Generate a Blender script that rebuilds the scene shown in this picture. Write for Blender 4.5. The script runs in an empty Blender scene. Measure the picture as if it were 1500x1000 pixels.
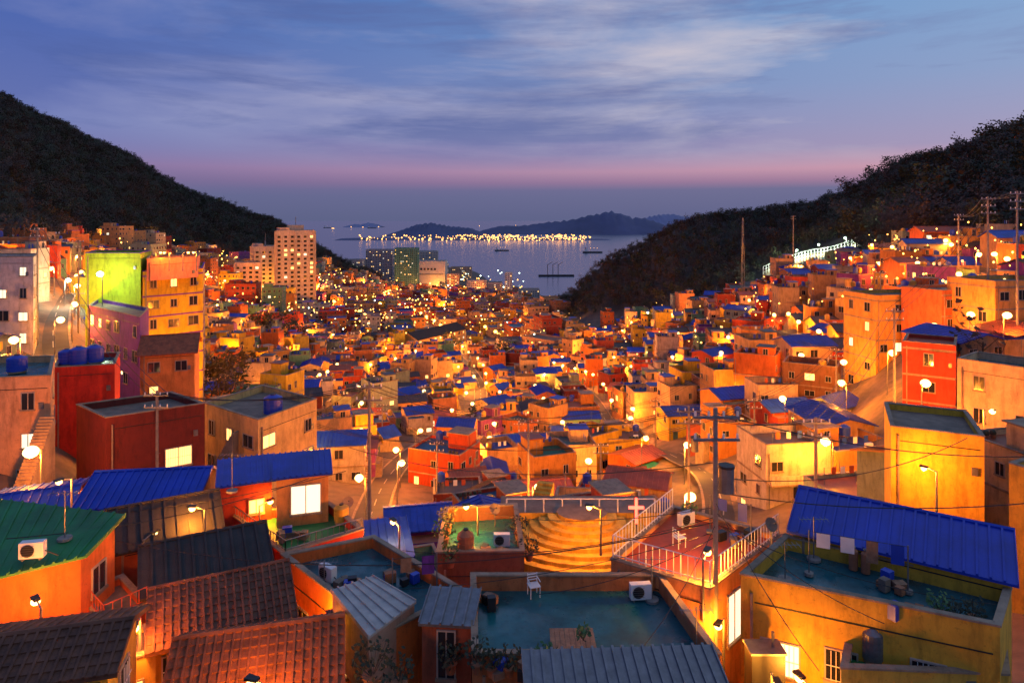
import bpy, math, random, bisect
import numpy as np
from mathutils import Vector, Matrix
R = random.Random(11)
scene = bpy.context.scene
scene.view_settings.view_transform = 'Standard'
scene.view_settings.look = 'None'
scene.view_settings.exposure = 0
COL = scene.collection
LK = 2.75      # overall lamp wattage factor

# ------------------------------------------------------------------ terrain
YS = [8,25,40,60,90,130,180,250,350,500,600,700,900,1200,1500,1800,2600]
TAB = {
-300:[-10,-15,-16,-14,-10,-5,2,12,35,80,110,140,200,210,150,60,-160],
0:[-12,-18,-19,-18,-15,-12,-9,-5,8,45,72,100,155,170,90,0,-160],
75:[-12,-19,-20.5,-20,-17,-14.5,-12,-11,-6,18,42,66,122,158,70,-10,-160],
150:[-13,-20,-22,-23,-21,-20,-20,-20,-19,-8,12,32,80,125,50,-30,-160],
300:[-13,-20,-23,-27,-29,-33,-37,-40,-42,-44,-42,-38,-15,32,-10,-80,-160],
400:[-14,-20,-24,-29,-34,-39,-43,-48,-53,-58,-60,-60,-52,-8,-20,-90,-160],
450:[-14,-20,-25,-30,-35,-41,-46,-52,-58,-67,-70,-72,-73,-55,-42,-100,-160],
520:[-14,-21,-25,-30,-36,-43,-48,-55,-62,-73,-80,-85,-92,-102,-98,-125,-148],
600:[-14,-21,-25,-30,-37,-44,-50,-57,-66,-80,-88,-97,-112,-133,-145,-146,-148],
690:[-14,-21,-25,-30,-38,-45,-52,-59,-68,-83,-92,-99,-114,-136,-146,-147,-156],
750:[-14,-21,-25,-30,-38,-46,-53,-60,-70,-84,-93,-100,-116,-138,-148,-158,-165],
825:[-14,-21,-25,-30,-37.5,-45,-52,-58,-66,-70,-72,-95,-125,-147,-160,-165,-165],
900:[-14,-21,-25,-30,-37,-44,-50,-55,-60,-46,-33,-80,-130,-156,-165,-165,-165],
1000:[-14,-21,-25,-29,-35,-40,-42,-43,-38,-6,-10,-60,-140,-165,-165,-165,-165],
1050:[-14,-21,-25,-28.5,-33,-36,-36,-36,-29,-1,-5,-50,-140,-165,-165,-165,-165],
1200:[-14,-20,-23.5,-26.5,-28,-26,-23,-18,-8,8,4,-40,-120,-165,-165,-165,-165],
1350:[-14,-20,-22.5,-22,-18.5,-13.5,-8,0,14,40,35,0,-80,-165,-165,-165,-165],
1500:[-13,-19,-20.5,-18.5,-14,-9,-2,14,40,58,50,30,-40,-165,-165,-165,-165],
1800:[-12,-17,-18,-14,-8,0,12,32,62,85,80,60,0,-165,-165,-165,-165]}
PX = sorted(TAB); LY = [math.log(y) for y in YS]
def hgt(x, y):
    y = max(y, 8.0)
    u = 750 + 1000.0*x/y
    u = min(max(u, PX[0]), PX[-1]-0.001)
    i = bisect.bisect_right(PX, u)-1
    a = (u-PX[i])/(PX[i+1]-PX[i]); a = a*a*(3-2*a)*0.5+a*0.5
    ly = min(max(math.log(y), LY[0]), LY[-1]-1e-6)
    j = bisect.bisect_right(LY, ly)-1
    b = (ly-LY[j])/(LY[j+1]-LY[j])
    A, B = TAB[PX[i]], TAB[PX[i+1]]
    return (A[j]*(1-b)+A[j+1]*b)*(1-a)+(B[j]*(1-b)+B[j+1]*b)*a
TM = [(-300,120),(0,180),(75,250),(150,400),(300,690),(400,800),(450,1000),(520,1150),(600,1400),(700,1430),(760,1350),(800,700),(830,430),(900,390),(1000,300),(1050,285),(1200,250),(1350,190),(1500,140),(1800,80)]
def townmax(u):
    return float(np.interp(u,[a for a,b in TM],[b for a,b in TM]))
def bearing(x,y): return 750+1000.0*x/max(y,1)

# surveyed point: bearing and depression (per mille) on a level plane of height z
def S(px, py, z):
    Y = -z*1000.0/(py-322.0)
    return ((px-750)*Y/1000.0, Y)
def on_ground(px, py, above):
    Y = 12.0
    while Y < 1500:
        x = (px-750)*Y/1000.0
        if hgt(x,Y)+above + (py-322)/1000.0*Y >= 0: break
        Y *= 1.01
    return ((px-750)*Y/1000.0, Y)

# ------------------------------------------------------------------ materials
def newmat(name):
    m = bpy.data.materials.new(name); m.use_nodes = True
    nt = m.node_tree; bs = nt.nodes['Principled BSDF']
    return m, nt, bs
def N(nt, t, **kw):
    n = nt.nodes.new(t)
    for k,v in kw.items(): setattr(n,k,v)
    return n
def mixc(nt, fac, a, b, mode='MIX'):
    n = N(nt,'ShaderNodeMix',data_type='RGBA',blend_type=mode)
    for idx,v in ((0,fac),(6,a),(7,b)):
        if isinstance(v,bpy.types.NodeSocket): nt.links.new(v,n.inputs[idx])
        else: n.inputs[idx].default_value = v if idx==0 else (*v[:3],1)
    return n.outputs[2]
def noise(nt, vec, scale, detail=4, rough=.6, sc=None, loc=None, rot=None, dist=0):
    mp = N(nt,'ShaderNodeMapping'); nt.links.new(vec, mp.inputs[0])
    if sc: mp.inputs['Scale'].default_value = sc
    if loc: mp.inputs['Location'].default_value = loc
    if rot: mp.inputs['Rotation'].default_value = rot
    n = N(nt,'ShaderNodeTexNoise'); n.inputs['Scale'].default_value=scale
    n.inputs['Detail'].default_value=detail; n.inputs['Roughness'].default_value=rough; n.inputs['Distortion'].default_value=dist
    nt.links.new(mp.outputs[0], n.inputs['Vector'])
    return n.outputs['Fac']
def rng(nt, v, a,b,c,d):
    n = N(nt,'ShaderNodeMapRange'); nt.links.new(v,n.inputs[0])
    for i,x in enumerate((a,b,c,d)): n.inputs[i+1].default_value=x
    return n.outputs[0]
def ramp(nt, v, stops, const=False):
    n = N(nt,'ShaderNodeValToRGB'); cr=n.color_ramp
    if const: cr.interpolation='CONSTANT'
    while len(cr.elements)<len(stops): cr.elements.new(0.5)
    for e,(p,c) in zip(cr.elements,stops): e.position=p; e.color=(*c,1)
    nt.links.new(v,n.inputs[0]); return n.outputs[0]
def surf(name, base, rough=.8, var=.35, scale=.8, bump=.15, streak=True, bscale=14, metal=0, wet=False):
    m, nt, bs = newmat(name)
    tc = N(nt,'ShaderNodeTexCoord'); ob = tc.outputs['Object']
    oi = N(nt,'ShaderNodeObjectInfo')
    if base=='OBJ': c = oi.outputs['Color']
    elif isinstance(base,list):
        n=len(base); c = ramp(nt, oi.outputs['Random'], [(i/n,b) for i,b in enumerate(base)], True)
    else:
        rg=N(nt,'ShaderNodeRGB'); rg.outputs[0].default_value=(*base,1); c=rg.outputs[0]
    f1 = rng(nt, noise(nt,ob,scale,5,.65), .3,.7, 1-var, 1+var*.35)
    c = mixc(nt,1.0,c,f1,'MULTIPLY')
    if streak:
        f2 = rng(nt, noise(nt,ob,1.1,5,.7,(1.8,1.8,.45)), .48,.70, 1.0, .58)
        c = mixc(nt,1.0,c,f2,'MULTIPLY')
        f3 = rng(nt, noise(nt,ob,7,3,.6), .60,.70, 1.0, .72)
        c = mixc(nt,1.0,c,f3,'MULTIPLY')
    if wet:
        f4 = rng(nt, noise(nt,ob,3.5,5,.7), .55,.68, 1.0, .6)
        c = mixc(nt,1.0,c,f4,'MULTIPLY')
        nt.links.new(rng(nt,noise(nt,ob,.6,4,.6),.4,.62,.14,.6),bs.inputs['Roughness'])
    else: bs.inputs['Roughness'].default_value=rough
    nt.links.new(c, bs.inputs['Base Color'])
    bs.inputs['Metallic'].default_value=metal
    if bump:
        bp=N(nt,'ShaderNodeBump'); bp.inputs['Strength'].default_value=bump; bp.inputs['Distance'].default_value=.05
        nt.links.new(noise(nt,ob,bscale,4,.6),bp.inputs['Height']); nt.links.new(bp.outputs[0],bs.inputs['Normal'])
    return m
def emis(name, col, s, sample='NONE'):
    m, nt, bs = newmat(name)
    bs.inputs['Base Color'].default_value=(*col,1)
    bs.inputs['Emission Color'].default_value=(*col,1); bs.inputs['Emission Strength'].default_value=s
    try: m.cycles.emission_sampling=sample
    except Exception: pass
    return m
M = {}
M['wall']=surf('painted_render_wall','OBJ',.85,.28)
M['cap']=surf('concrete_coping',(.36,.25,.16),.85,.4)
M['roofflat']=surf('roof_waterproof_paint',[(.015,.14,.15),(.20,.10,.06),(.012,.045,.28),(.32,.10,.04),(.26,.15,.08),(.015,.15,.08),(.32,.08,.03),(.06,.05,.05),(.012,.09,.18),(.012,.04,.26)],.55,.45,.5,.1,False)
M['rooftin']=surf('pitched_sheet_roof',[(.010,.035,.44),(.07,.05,.04),(.18,.06,.03),(.015,.06,.46),(.012,.04,.36),(.30,.07,.025),(.012,.04,.40),(.07,.06,.06),(.015,.05,.38),(.04,.035,.035)],.5,.45,.6,.1,False)
M['teal']=surf('teal_roof_paint',(.010,.12,.14),.36,.6,.45,.08,False,wet=True)
M['green']=surf('green_roof_paint',(.02,.20,.05),.6,.5,.6,.12,False)
M['redfloor']=surf('red_roof_paint',(.48,.08,.025),.6,.45,.7,.12,False)
M['bluetin']=surf('blue_sheet_metal',(.010,.045,.44),.38,.4,.5,.08,False)
M['dkslate']=surf('dark_slate_roof',(.035,.03,.03),.8,.4,1.2,.3,False)
M['browntile']=surf('brown_tile_roof',(.16,.06,.03),.8,.6,1.6,.3,False)
M['redtile']=surf('red_tile_roof',(.36,.09,.03),.8,.6,1.6,.3,False)
M['grey']=surf('weathered_cement',(.24,.17,.12),.85,.5,.9,.2,False)
M['pale']=surf('pale_sheet_roof',(.52,.46,.40),.6,.35,1.2,.1,False)
M['trim']=surf('window_frame',(.42,.34,.28),.5,.2,2,0,False)
M['white']=surf('white_paint',(.75,.74,.72),.5,.15,2,.03,False)
M['metal']=surf('galvanised_steel',(.22,.22,.23),.45,.3,3,0,False,metal=.6)
M['dark']=surf('dark_plastic',(.018,.018,.02),.5,.3,3,0,False)
M['tankb']=surf('blue_water_tank',(.02,.06,.45),.35,.2,1,0,False)
M['tanky']=surf('yellow_water_tank',(.50,.30,.04),.4,.2,1,0,False)
M['door']=surf('door_paint',[(.20,.07,.03),(.05,.12,.20),(.10,.14,.08),(.3,.3,.3)],.5,.3,2,0,False)
M['purple']=surf('purple_paint',(.20,.04,.34),.7,.3)
M['wood']=surf('weathered_wood',(.36,.18,.09),.75,.5,3,.3,False)
M['terracotta']=surf('terracotta_pot',(.38,.14,.06),.8,.3,3,.1,False)
M['poleconc']=surf('pole_concrete',(.28,.23,.19),.8,.35,2,.1,False)
M['ystep']=surf('yellow_step_paint',(.72,.42,.04),.8,.35,1.2,.1,True)
m,nt,bs=newmat('window_glass'); bs.inputs['Base Color'].default_value=(.02,.022,.03,1); bs.inputs['Roughness'].default_value=.08; M['glass']=m
M['lit']=emis('lit_window',(1.0,.56,.16),2.4,'AUTO')
M['litw']=emis('lit_window_cool',(1.0,.90,.62),1.2,'AUTO')
M['bulb']=emis('sodium_bulb',(1,.46,.08),9)
M['bulbn']=emis('sodium_bulb_near',(1,.60,.20),6)
M['bulbw']=emis('mercury_bulb',(.75,1,.8),8)
M['hbulb']=emis('harbour_floodlight',(1,.44,.10),4.5)
M['neon']=emis('red_neon',(1,.10,.06),4)
m,nt,bs=newmat('leaves'); tc=N(nt,'ShaderNodeTexCoord'); c=ramp(nt,noise(nt,tc.outputs['Object'],1.2,3),[(.3,(.018,.028,.014)),(.7,(.06,.065,.03))]); nt.links.new(c,bs.inputs['Base Color']); bs.inputs['Roughness'].default_value=.8; M['leaf']=m
m,nt,bs=newmat('dry_leaves'); tc=N(nt,'ShaderNodeTexCoord'); c=ramp(nt,noise(nt,tc.outputs['Object'],1.2,3),[(.3,(.03,.022,.016)),(.7,(.075,.05,.032))]); nt.links.new(c,bs.inputs['Base Color']); bs.inputs['Roughness'].default_value=.8; M['dleaf']=m
M['vleaf']=surf('houseplant_leaf',(.06,.16,.04),.6,.4,3,0,False)
M['bark']=surf('bark',(.06,.045,.035),.9,.4,4,.3,False)
M['asph']=surf('asphalt',(.06,.05,.045),.85,.35,.5,.15,False)
M['paint']=surf('road_paint',(.45,.4,.3),.7,.3,2,0,False)

# ------------------------------------------------------------------ mesh builder
class MB:
    def __init__(s): s.v=[]; s.f=[]; s.m=[]; s.mats=[]
    def mi(s,m):
        if m not in s.mats: s.mats.append(m)
        return s.mats.index(m)
    def hexa(s,bot,top,m):
        k=len(s.v); s.v += [tuple(p) for p in bot]+[tuple(p) for p in top]
        s.f += [(k+3,k+2,k+1,k),(k+4,k+5,k+6,k+7),(k,k+1,k+5,k+4),(k+1,k+2,k+6,k+5),(k+2,k+3,k+7,k+6),(k+3,k,k+4,k+7)]
        s.m += [s.mi(m)]*6
    def prism(s,poly,z0,z1,m,mtop=None):
        n=len(poly);k=len(s.v)
        s.v += [(x,y,z0) for x,y in poly]+[(x,y,z1) for x,y in poly]
        s.f.append(tuple(range(k+n-1,k-1,-1))); s.m.append(s.mi(m))
        s.f.append(tuple(range(k+n,k+2*n))); s.m.append(s.mi(mtop or m))
        for i in range(n):
            j=(i+1)%n; s.f.append((k+i,k+j,k+n+j,k+n+i)); s.m.append(s.mi(m))
    def box(s,cx,cy,w,d,z0,z1,m,a=0):
        c,q=math.cos(a),math.sin(a)
        p=[(cx+x*c-y*q,cy+x*q+y*c) for x,y in((-w/2,-d/2),(w/2,-d/2),(w/2,d/2),(-w/2,d/2))]
        s.prism(p,z0,z1,m)
    def cyl(s,cx,cy,z0,z1,r,m,n=10,r2=None):
        r2=r if r2 is None else r2; k=len(s.v)
        for z,rr in((z0,r),(z1,r2)):
            s.v += [(cx+rr*math.cos(6.2832*i/n),cy+rr*math.sin(6.2832*i/n),z) for i in range(n)]
        s.f.append(tuple(range(k+n-1,k-1,-1))); s.f.append(tuple(range(k+n,k+2*n)))
        s.m += [s.mi(m)]*2
        for i in range(n):
            j=(i+1)%n; s.f.append((k+i,k+j,k+n+j,k+n+i)); s.m.append(s.mi(m))
    def rod(s,a,b,r,m,n=5,r2=None):
        a=Vector(a);b=Vector(b);d=(b-a)
        if d.length<1e-6:return
        d.normalize(); u=d.orthogonal().normalized(); w=d.cross(u); r2=r if r2 is None else r2; k=len(s.v)
        for c,rr in((a,r),(b,r2)):
            for i in range(n):
                t=6.2832*i/n; s.v.append(tuple(c+(u*math.cos(t)+w*math.sin(t))*rr))
        for i in range(n):
            j=(i+1)%n; s.f.append((k+i,k+j,k+n+j,k+n+i))
        s.f.append(tuple(range(k+n-1,k-1,-1))); s.f.append(tuple(range(k+n,k+2*n)))
        s.m += [s.mi(m)]*(n+2)
    def octa(s,c,r,m):
        k=len(s.v);x,y,z=c
        s.v += [(x+r,y,z),(x,y+r,z),(x-r,y,z),(x,y-r,z),(x,y,z+r),(x,y,z-r)]
        for i in range(4):
            j=(i+1)%4; s.f += [(k+i,k+j,k+4),(k+j,k+i,k+5)]
        s.m += [s.mi(m)]*8
    def ball(s,c,r,m,n=8,rings=5,sq=1.0):
        k=len(s.v);x,y,z=c
        for a in range(1,rings):
            p=math.pi*a/rings
            for i in range(n):
                t=6.2832*i/n; s.v.append((x+r*math.sin(p)*math.cos(t),y+r*math.sin(p)*math.sin(t),z+r*sq*math.cos(p)))
        s.v += [(x,y,z+r*sq),(x,y,z-r*sq)]; T=k+(rings-1)*n
        for a in range(rings-2):
            for i in range(n):
                j=(i+1)%n; s.f.append((k+a*n+i,k+(a+1)*n+i,k+(a+1)*n+j,k+a*n+j)); s.m.append(s.mi(m))
        for i in range(n):
            j=(i+1)%n; s.f.append((k+i,k+j,T)); s.f.append((k+(rings-2)*n+j,k+(rings-2)*n+i,T+1)); s.m += [s.mi(m)]*2
    def panel(s,p0,p1,u0,u1,z0,z1,t0,t1,m):
        dx,dy=p1[0]-p0[0],p1[1]-p0[1];L=math.hypot(dx,dy);dx/=L;dy/=L;nx,ny=dy,-dx
        P=[(p0[0]+dx*u+nx*t,p0[1]+dy*u+ny*t) for u,t in((u0,t1),(u1,t1),(u1,t0),(u0,t0))]
        s.prism(P,z0,z1,m)
    def window(s,p0,p1,uc,w,z0,h,lit=None,bars=False):
        g=lit or 'glass'
        s.panel(p0,p1,uc-w/2,uc+w/2,z0,z0+h,-.05,.02,g)
        e=.06
        s.panel(p0,p1,uc-w/2-e,uc-w/2,z0-e,z0+h+e,-.05,.07,'trim'); s.panel(p0,p1,uc+w/2,uc+w/2+e,z0-e,z0+h+e,-.05,.07,'trim')
        s.panel(p0,p1,uc-w/2,uc+w/2,z0+h,z0+h+e,-.05,.068,'trim'); s.panel(p0,p1,uc-w/2-.1,uc+w/2+.1,z0-.12,z0-.005,-.05,.12,'cap')
        s.panel(p0,p1,uc-.025,uc+.025,z0,z0+h,-.04,.05,'trim')
        if bars:
            n=int(w/.16)
            for i in range(1,n): s.panel(p0,p1,uc-w/2+i*w/n-.012,uc-w/2+i*w/n+.012,z0,z0+h,.10,.125,'white')
            s.panel(p0,p1,uc-w/2,uc+w/2,z0+h*.5,z0+h*.5+.03,.126,.14,'white')
            s.panel(p0,p1,uc-w/2,uc+w/2,z0+.04,z0+.07,.126,.14,'white')
    def mesh(s,name,off=(0,0,0)):
        me=bpy.data.meshes.new(name)
        me.from_pydata([(x-off[0],y-off[1],z-off[2]) for x,y,z in s.v],[],s.f)
        for m in s.mats: me.materials.append(M[m])
        me.polygons.foreach_set('material_index',s.m); me.update(); return me
    def obj(s,name,off=(0,0,0),col=None,parent=None):
        o=bpy.data.objects.new(name,s.mesh(name,off)); o.location=off; COL.objects.link(o)
        if col: o.color=(*col,1)
        if parent: o.parent=parent
        return o
def inset(poly,t):
    n=len(poly);out=[]
    for i in range(n):
        a,b,c=Vector(poly[i-1]),Vector(poly[i]),Vector(poly[(i+1)%n])
        e1=(b-a).normalized();e2=(c-b).normalized();n1=Vector((-e1.y,e1.x));n2=Vector((-e2.y,e2.x))
        k=(n1+n2); k=k/max(k.dot(n1),.3)
        out.append((b.x+k.x*t,b.y+k.y*t))
    return out
def ring(b,poly,t0,t1,z0,z1,m):
    o=inset(poly,t0);i_=inset(poly,t1);n=len(poly)
    for k in range(n):
        j=(k+1)%n
        q=[o[k],o[j],i_[j],i_[k]]
        b.hexa([(x,y,z0) for x,y in q],[(x,y,z1) for x,y in q],m)
def lerp(a,b,t): return tuple(a[i]+(b[i]-a[i])*t for i in range(len(a)))
def gable(b,poly,ze,rise,m,wall='wall',over=.35,ribs=0,th=.1,shed=False,ribm=None,tile=False):
    FL,FR,BR,BL=poly
    oFL,oFR,oBR,oBL=inset(poly,-over)
    if shed:
        planes=[((*oFL,ze-.05),(*oFR,ze-.05),(*oBR,ze+rise),(*oBL,ze+rise))]
    else:
        r0=lerp(oFL,oBL,.5);r1=lerp(oFR,oBR,.5)
        e=ze-rise*over/max(.5,(Vector(FL)-Vector(BL)).length/2)
        planes=[((*oFL,e),(*oFR,e),(*r1,ze+rise),(*r0,ze+rise)),((*oBR,e),(*oBL,e),(*r0,ze+rise),(*r1,ze+rise))]
        g0=lerp(FL,BL,.5);g1=lerp(FR,BR,.5)
        k=len(b.v); b.v+=[(*FL,ze),(*BL,ze),(*g0,ze+rise-.03),(*FR,ze),(*BR,ze),(*g1,ze+rise-.03)]
        b.f+=[(k,k+2,k+1),(k+3,k+4,k+5)]; b.m+=[b.mi(wall)]*2
        b.rod((*r0,ze+rise+th),(*r1,ze+rise+th),.1,m,6)
    for P in planes:
        b.hexa(P,[(x,y,z+th) for x,y,z in P],m)
        if ribs:
            L=math.dist(P[0],P[1]);n=max(2,int(L/ribs))
            for i in range(n+1):
                t=i/n; w=.04/L if ribs<.5 else .05/L
                t0=max(0,t-w);t1=min(1,t+w)
                q=[lerp(P[0],P[1],t0),lerp(P[0],P[1],t1),lerp(P[3],P[2],t1),lerp(P[3],P[2],t0)]
                b.hexa([(x,y,z+th-.01) for x,y,z in q],[(x,y,z+th+.07) for x,y,z in q],ribm or m)
        if tile:
            D=math.dist(P[0],P[3]);n=max(3,int(D/.33))
            for i in range(n):
                t0=i/n;t1=(i+.8)/n
                q=[lerp(P[0],P[3],t0),lerp(P[1],P[2],t0),lerp(P[1],P[2],t1),lerp(P[0],P[3],t1)]
                top=[(q[0][0],q[0][1],q[0][2]+th+.045),(q[1][0],q[1][1],q[1][2]+th+.045),(q[2][0],q[2][1],q[2][2]+th+.006),(q[3][0],q[3][1],q[3][2]+th+.006)]
                b.hexa([(x,y,z+th-.02) for x,y,z in q],top,m)

# ------------------------------------------------------------------ hand-surveyed buildings
EXCL=[]
def complete(c):
    if len(c)==3:
        a,b_,d=c; return [a,b_,(b_[0]+d[0]-a[0],b_[1]+d[1]-a[1]),d]
    return c
def rect(FL,FR,depth):
    dx,dy=FR[0]-FL[0],FR[1]-FL[1];L=math.hypot(dx,dy);n=(-dy/L*depth,dx/L*depth)
    return [FL,FR,(FR[0]+n[0],FR[1]+n[1]),(FL[0]+n[0],FL[1]+n[1])]
def building(name,poly,zr,col,roof='flat',rm='teal',par=.6,zb=None,wins=(),auto=(),rise=1.0,ribs=0,band=False,litp=.2,floorh=2.8,capm='cap',over=.35,spacing=2.4,tile=False,excl=True):
    cx=sum(p[0] for p in poly)/4;cy=sum(p[1] for p in poly)/4
    if zb is None: zb=min(hgt(*p) for p in poly)-2.5
    zb=min(zb,zr-2.5)
    rad=max(math.dist(poly[0],poly[2]),math.dist(poly[1],poly[3]))/2
    if excl: EXCL.append((cx,cy,rad,poly))
    b=MB()
    if roof=='flat':
        b.prism(poly,zb,zr,'wall',rm)
        ring(b,poly,0,.18,zr,zr+par,'wall'); ring(b,poly,-.04,.22,zr+par,zr+par+.07,capm)
        b.prism(inset(poly,.181),zr-.01,zr+.012,rm)
    else:
        b.prism(poly,zb,zr,'wall')
        gable(b,poly,zr,rise,rm,shed=(roof=='shed'),ribs=ribs,over=over,tile=tile)
    for (e,uf,dz,w,h,lit,bars) in wins:
        p0,p1=poly[e],poly[(e+1)%4];L=math.dist(p0,p1); b.window(p0,p1,uf*L,w,zr-dz-h,h,lit,bars)
    # rainwater pipe and a run of conduit on the front wall
    if math.dist(poly[0],poly[1])>3.5:
        L=math.dist(poly[0],poly[1])
        b.panel(poly[0],poly[1],.35,.45,zb,zr-.05,.03,.13,'cap'); b.panel(poly[0],poly[1],.5,L-.2,zr-.42,zr-.38,-.02,.03,'dark')
        b.panel(poly[0],poly[1],L*.9-.15,L*.9+.15,zr-1.9,zr-1.45,-.02,.14,'metal')
    rr=random.Random(len(EXCL))
    for e in auto:
        p0,p1=poly[e],poly[(e+1)%4];L=math.dist(p0,p1)
        z=zr-1.9
        g=max(hgt(*p0),hgt(*p1))-3
        while z>g:
            n=max(1,int(L/spacing))
            for i in range(n):
                if rr.random()<.2: continue
                w=rr.choice([.8,1.1,1.4]); w=min(w,L/n-.5)
                if w<.4: continue
                b.window(p0,p1,(i+.5)*L/n,w,z,rr.choice([1.0,1.2]),rr.choice(['lit','litw']) if rr.random()<litp else None)
            if band: b.panel(p0,p1,-.05,L+.05,z+1.55,z+1.75,-.03,.05,band if isinstance(band,str) else 'cap')
            z-=floorh
    return b.obj(name,(cx,cy,zb),col)

ORG=(.68,.16,.025);YEL=(.70,.38,.03);CRM=(.62,.40,.18);RED=(.50,.05,.02);PEACH=(.68,.30,.10)
def P3(z,*c): return complete([S(px,py,z) for px,py in c])
def pr(px,Y): return ((px-750)*Y/1000.,Y)

building('flat_roof_house',P3(-15.5,(692,985),(1055,985),(968,862),(690,862)),-15.5,(.50,.18,.06),rm='teal',par=.62)
building('terrace_house',P3(-15,(895,828),(1040,872),(1145,792),(985,748)),-15,PEACH,rm='redfloor',par=.25,wins=[(1,.3,.6,1.1,2.0,'litw',False),(0,.5,1.2,1.0,1.0,None,True)])
building('yellow_house',P3(-14.2,(1085,862),(1465,942),(1482,880),(1150,802)),-14.2,YEL,rm='teal',par=.55,wins=[(0,.17,1.7,1.3,1.2,'litw',True),(0,.42,1.5,1.0,1.1,None,True),(0,.75,1.2,1.0,1.2,None,True),(3,.5,1.4,1.0,1.3,None,False)])
building('blue_roofed_house',rect(S(1163,775,-13.3),S(1480,850,-13.3),4.6),-13.3,YEL,roof='gable',rm='bluetin',rise=.95,ribs=.42,over=.25,auto=[1])
building('yellow_annex',P3(-15.9,(1232,1000),(1478,1010),(1472,955),(1250,905)),-15.9,(.66,.40,.05),rm='green',par=.5,wins=[(0,.4,.8,1,1,None,True)],excl=False)
building('tin_roofed_house',rect(S(775,1045,-13.6),S(1075,1035,-13.6),2.0),-13.6,CRM,roof='shed',rm='metal',rise=.35,ribs=.3,over=.1)
building('courtyard_house',P3(-17,(640,832),(768,830),(757,757),(652,763)),-17,(.24,.10,.05),rm='teal',par=.75,wins=[(0,.3,1.2,.9,1,None,True)])
building('orange_house',P3(-16,(412,828),(562,948),(684,884),(548,800)),-16,(.72,.16,.025),rm='teal',par=.5,wins=[(0,.25,1.2,.9,1.0,None,False),(0,.65,1.4,.8,.9,'lit',False)])
building('red_house',P3(-16.6,(415,826),(532,788),(484,748),(335,763)),-16.6,(.55,.04,.015),rm='green',par=.45,wins=[(3,.4,.9,.9,1,None,False)])
building('orange_shed',rect(S(405,700,-13.9),S(481,692,-13.9),2.6),-13.9,(.62,.26,.07),roof='shed',rm='bluetin',rise=.3,ribs=.3,zb=-16.65,wins=[(0,.56,.55,1.5,1.5,'litw',False)],over=.22)
building('dark_red_shed',rect(S(322,712,-14.4),S(398,702,-14.4),3),-14.4,(.36,.035,.015),roof='shed',rm='bluetin',rise=.3,ribs=.3,zb=-20,wins=[(0,.7,1.0,.7,.7,'lit',False)],over=.22)
building('brown_tiled_house',rect(S(228,945,-15.5),S(422,898,-15.5),4.2),-15.5,YEL,roof='gable',rm='browntile',rise=1.0,ribs=.28,tile=True,wins=[(0,.16,.5,1.0,1.0,None,True),(3,.5,.6,.9,1.1,'lit',True)])
building('red_tiled_house',rect(S(250,1030,-15.2),S(490,992,-15.2),3.6),-15.2,(.5,.28,.12),roof='gable',rm='redtile',rise=.9,ribs=.28,tile=True)
building('tiled_house',rect(S(-60,1010,-13.4),S(158,978,-13.4),3.0),-13.4,YEL,roof='gable',rm='browntile',rise=.5,ribs=.3,tile=True,wins=[(1,.5,.8,.9,1,None,True)])
building('yellow_wall_house',rect(S(150,985,-15.8),S(228,960,-15.8),2.0),-15.8,(.66,.44,.08),rm='grey',par=.15,wins=[(0,.5,.7,.8,1.9,'lit',True)])
building('slate_roofed_house',rect(S(215,868,-15.6),S(390,828,-15.6),4.4),-15.6,ORG,roof='gable',rm='dkslate',rise=1.0,ribs=.5,auto=[0])
building('black_roofed_house',rect(S(165,805,-15.2),S(318,773,-15.2),3.8),-15.2,(.45,.12,.05),roof='gable',rm='dkslate',rise=1.1,ribs=.5)
building('blue_gabled_house',rect(S(118,742,-15.0),S(282,734,-15.0),4.6),-15.0,(.4,.2,.1),roof='gable',rm='bluetin',rise=.9,ribs=.4)
building('green_roofed_house',P3(-13.4,(-40,850),(118,812),(168,772),(10,752)),-13.4,(.70,.15,.025),roof='shed',rm='green',rise=.35,ribs=.35,wins=[(1,.5,1,.9,1.1,None,False)])
building('small_terrace_house',P3(-16.2,(150,925),(218,893),(180,852),(112,878)),-16.2,(.58,.10,.04),rm='grey',par=.3)
building('peach_house',P3(-12,(-60,566),(74,560),(80,530),(-60,532)),-12,(.68,.34,.16),rm='teal',par=.5,auto=[0,1])
building('tarpaulin_roofed_house',rect(S(-20,765,-16.8),S(98,748,-16.8),5),-16.8,ORG,roof='gable',rm='bluetin',rise=.5,ribs=.5)
building('red_block',P3(-13.5,(78,545),(168,540),(176,522),(92,524)),-13.5,(.66,.035,.012),rm='teal',par=.4)
building('dark_red_house',P3(-15,(155,622),(300,600),(112,602)),-15,(.17,.018,.010),rm='grey',par=.5,wins=[(0,.72,2.6,1.8,1.4,'lit',True)],band='redfloor')
building('cream_house',P3(-17,(378,626),(464,594),(298,600)),-17,(.68,.42,.15),rm='grey',par=.6,auto=[0,3],litp=.25)
building('green_apartment',P3(-4.8,(125,374),(206,374),(222,370),(140,370)),-4.8,(.42,.56,.02),rm='grey',par=.3,capm='purple')
building('yellow_apartment',P3(-7.4,(209,402),(297,397),(300,388),(215,392)),-7.4,(.70,.46,.015),rm='grey',par=.4,auto=[0,1],band='purple',capm='purple',litp=.2)
building('pink_penthouse',P3(-5.6,(215,384),(290,380),(293,376),(218,379)),-5.6,(.68,.24,.14),rm='grey',par=.4,zb=-8)
building('white_apartment',P3(-5,(-40,381),(49,381),(56,376),(-40,376)),-5,(.66,.54,.46),rm='grey',par=.4,auto=[0,1],litp=.3)
building('purple_house',P3(-11.2,(130,452),(205,470),(218,456),(145,442)),-11.2,(.14,.03,.30),rm='grey',par=.4,auto=[0])
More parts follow.
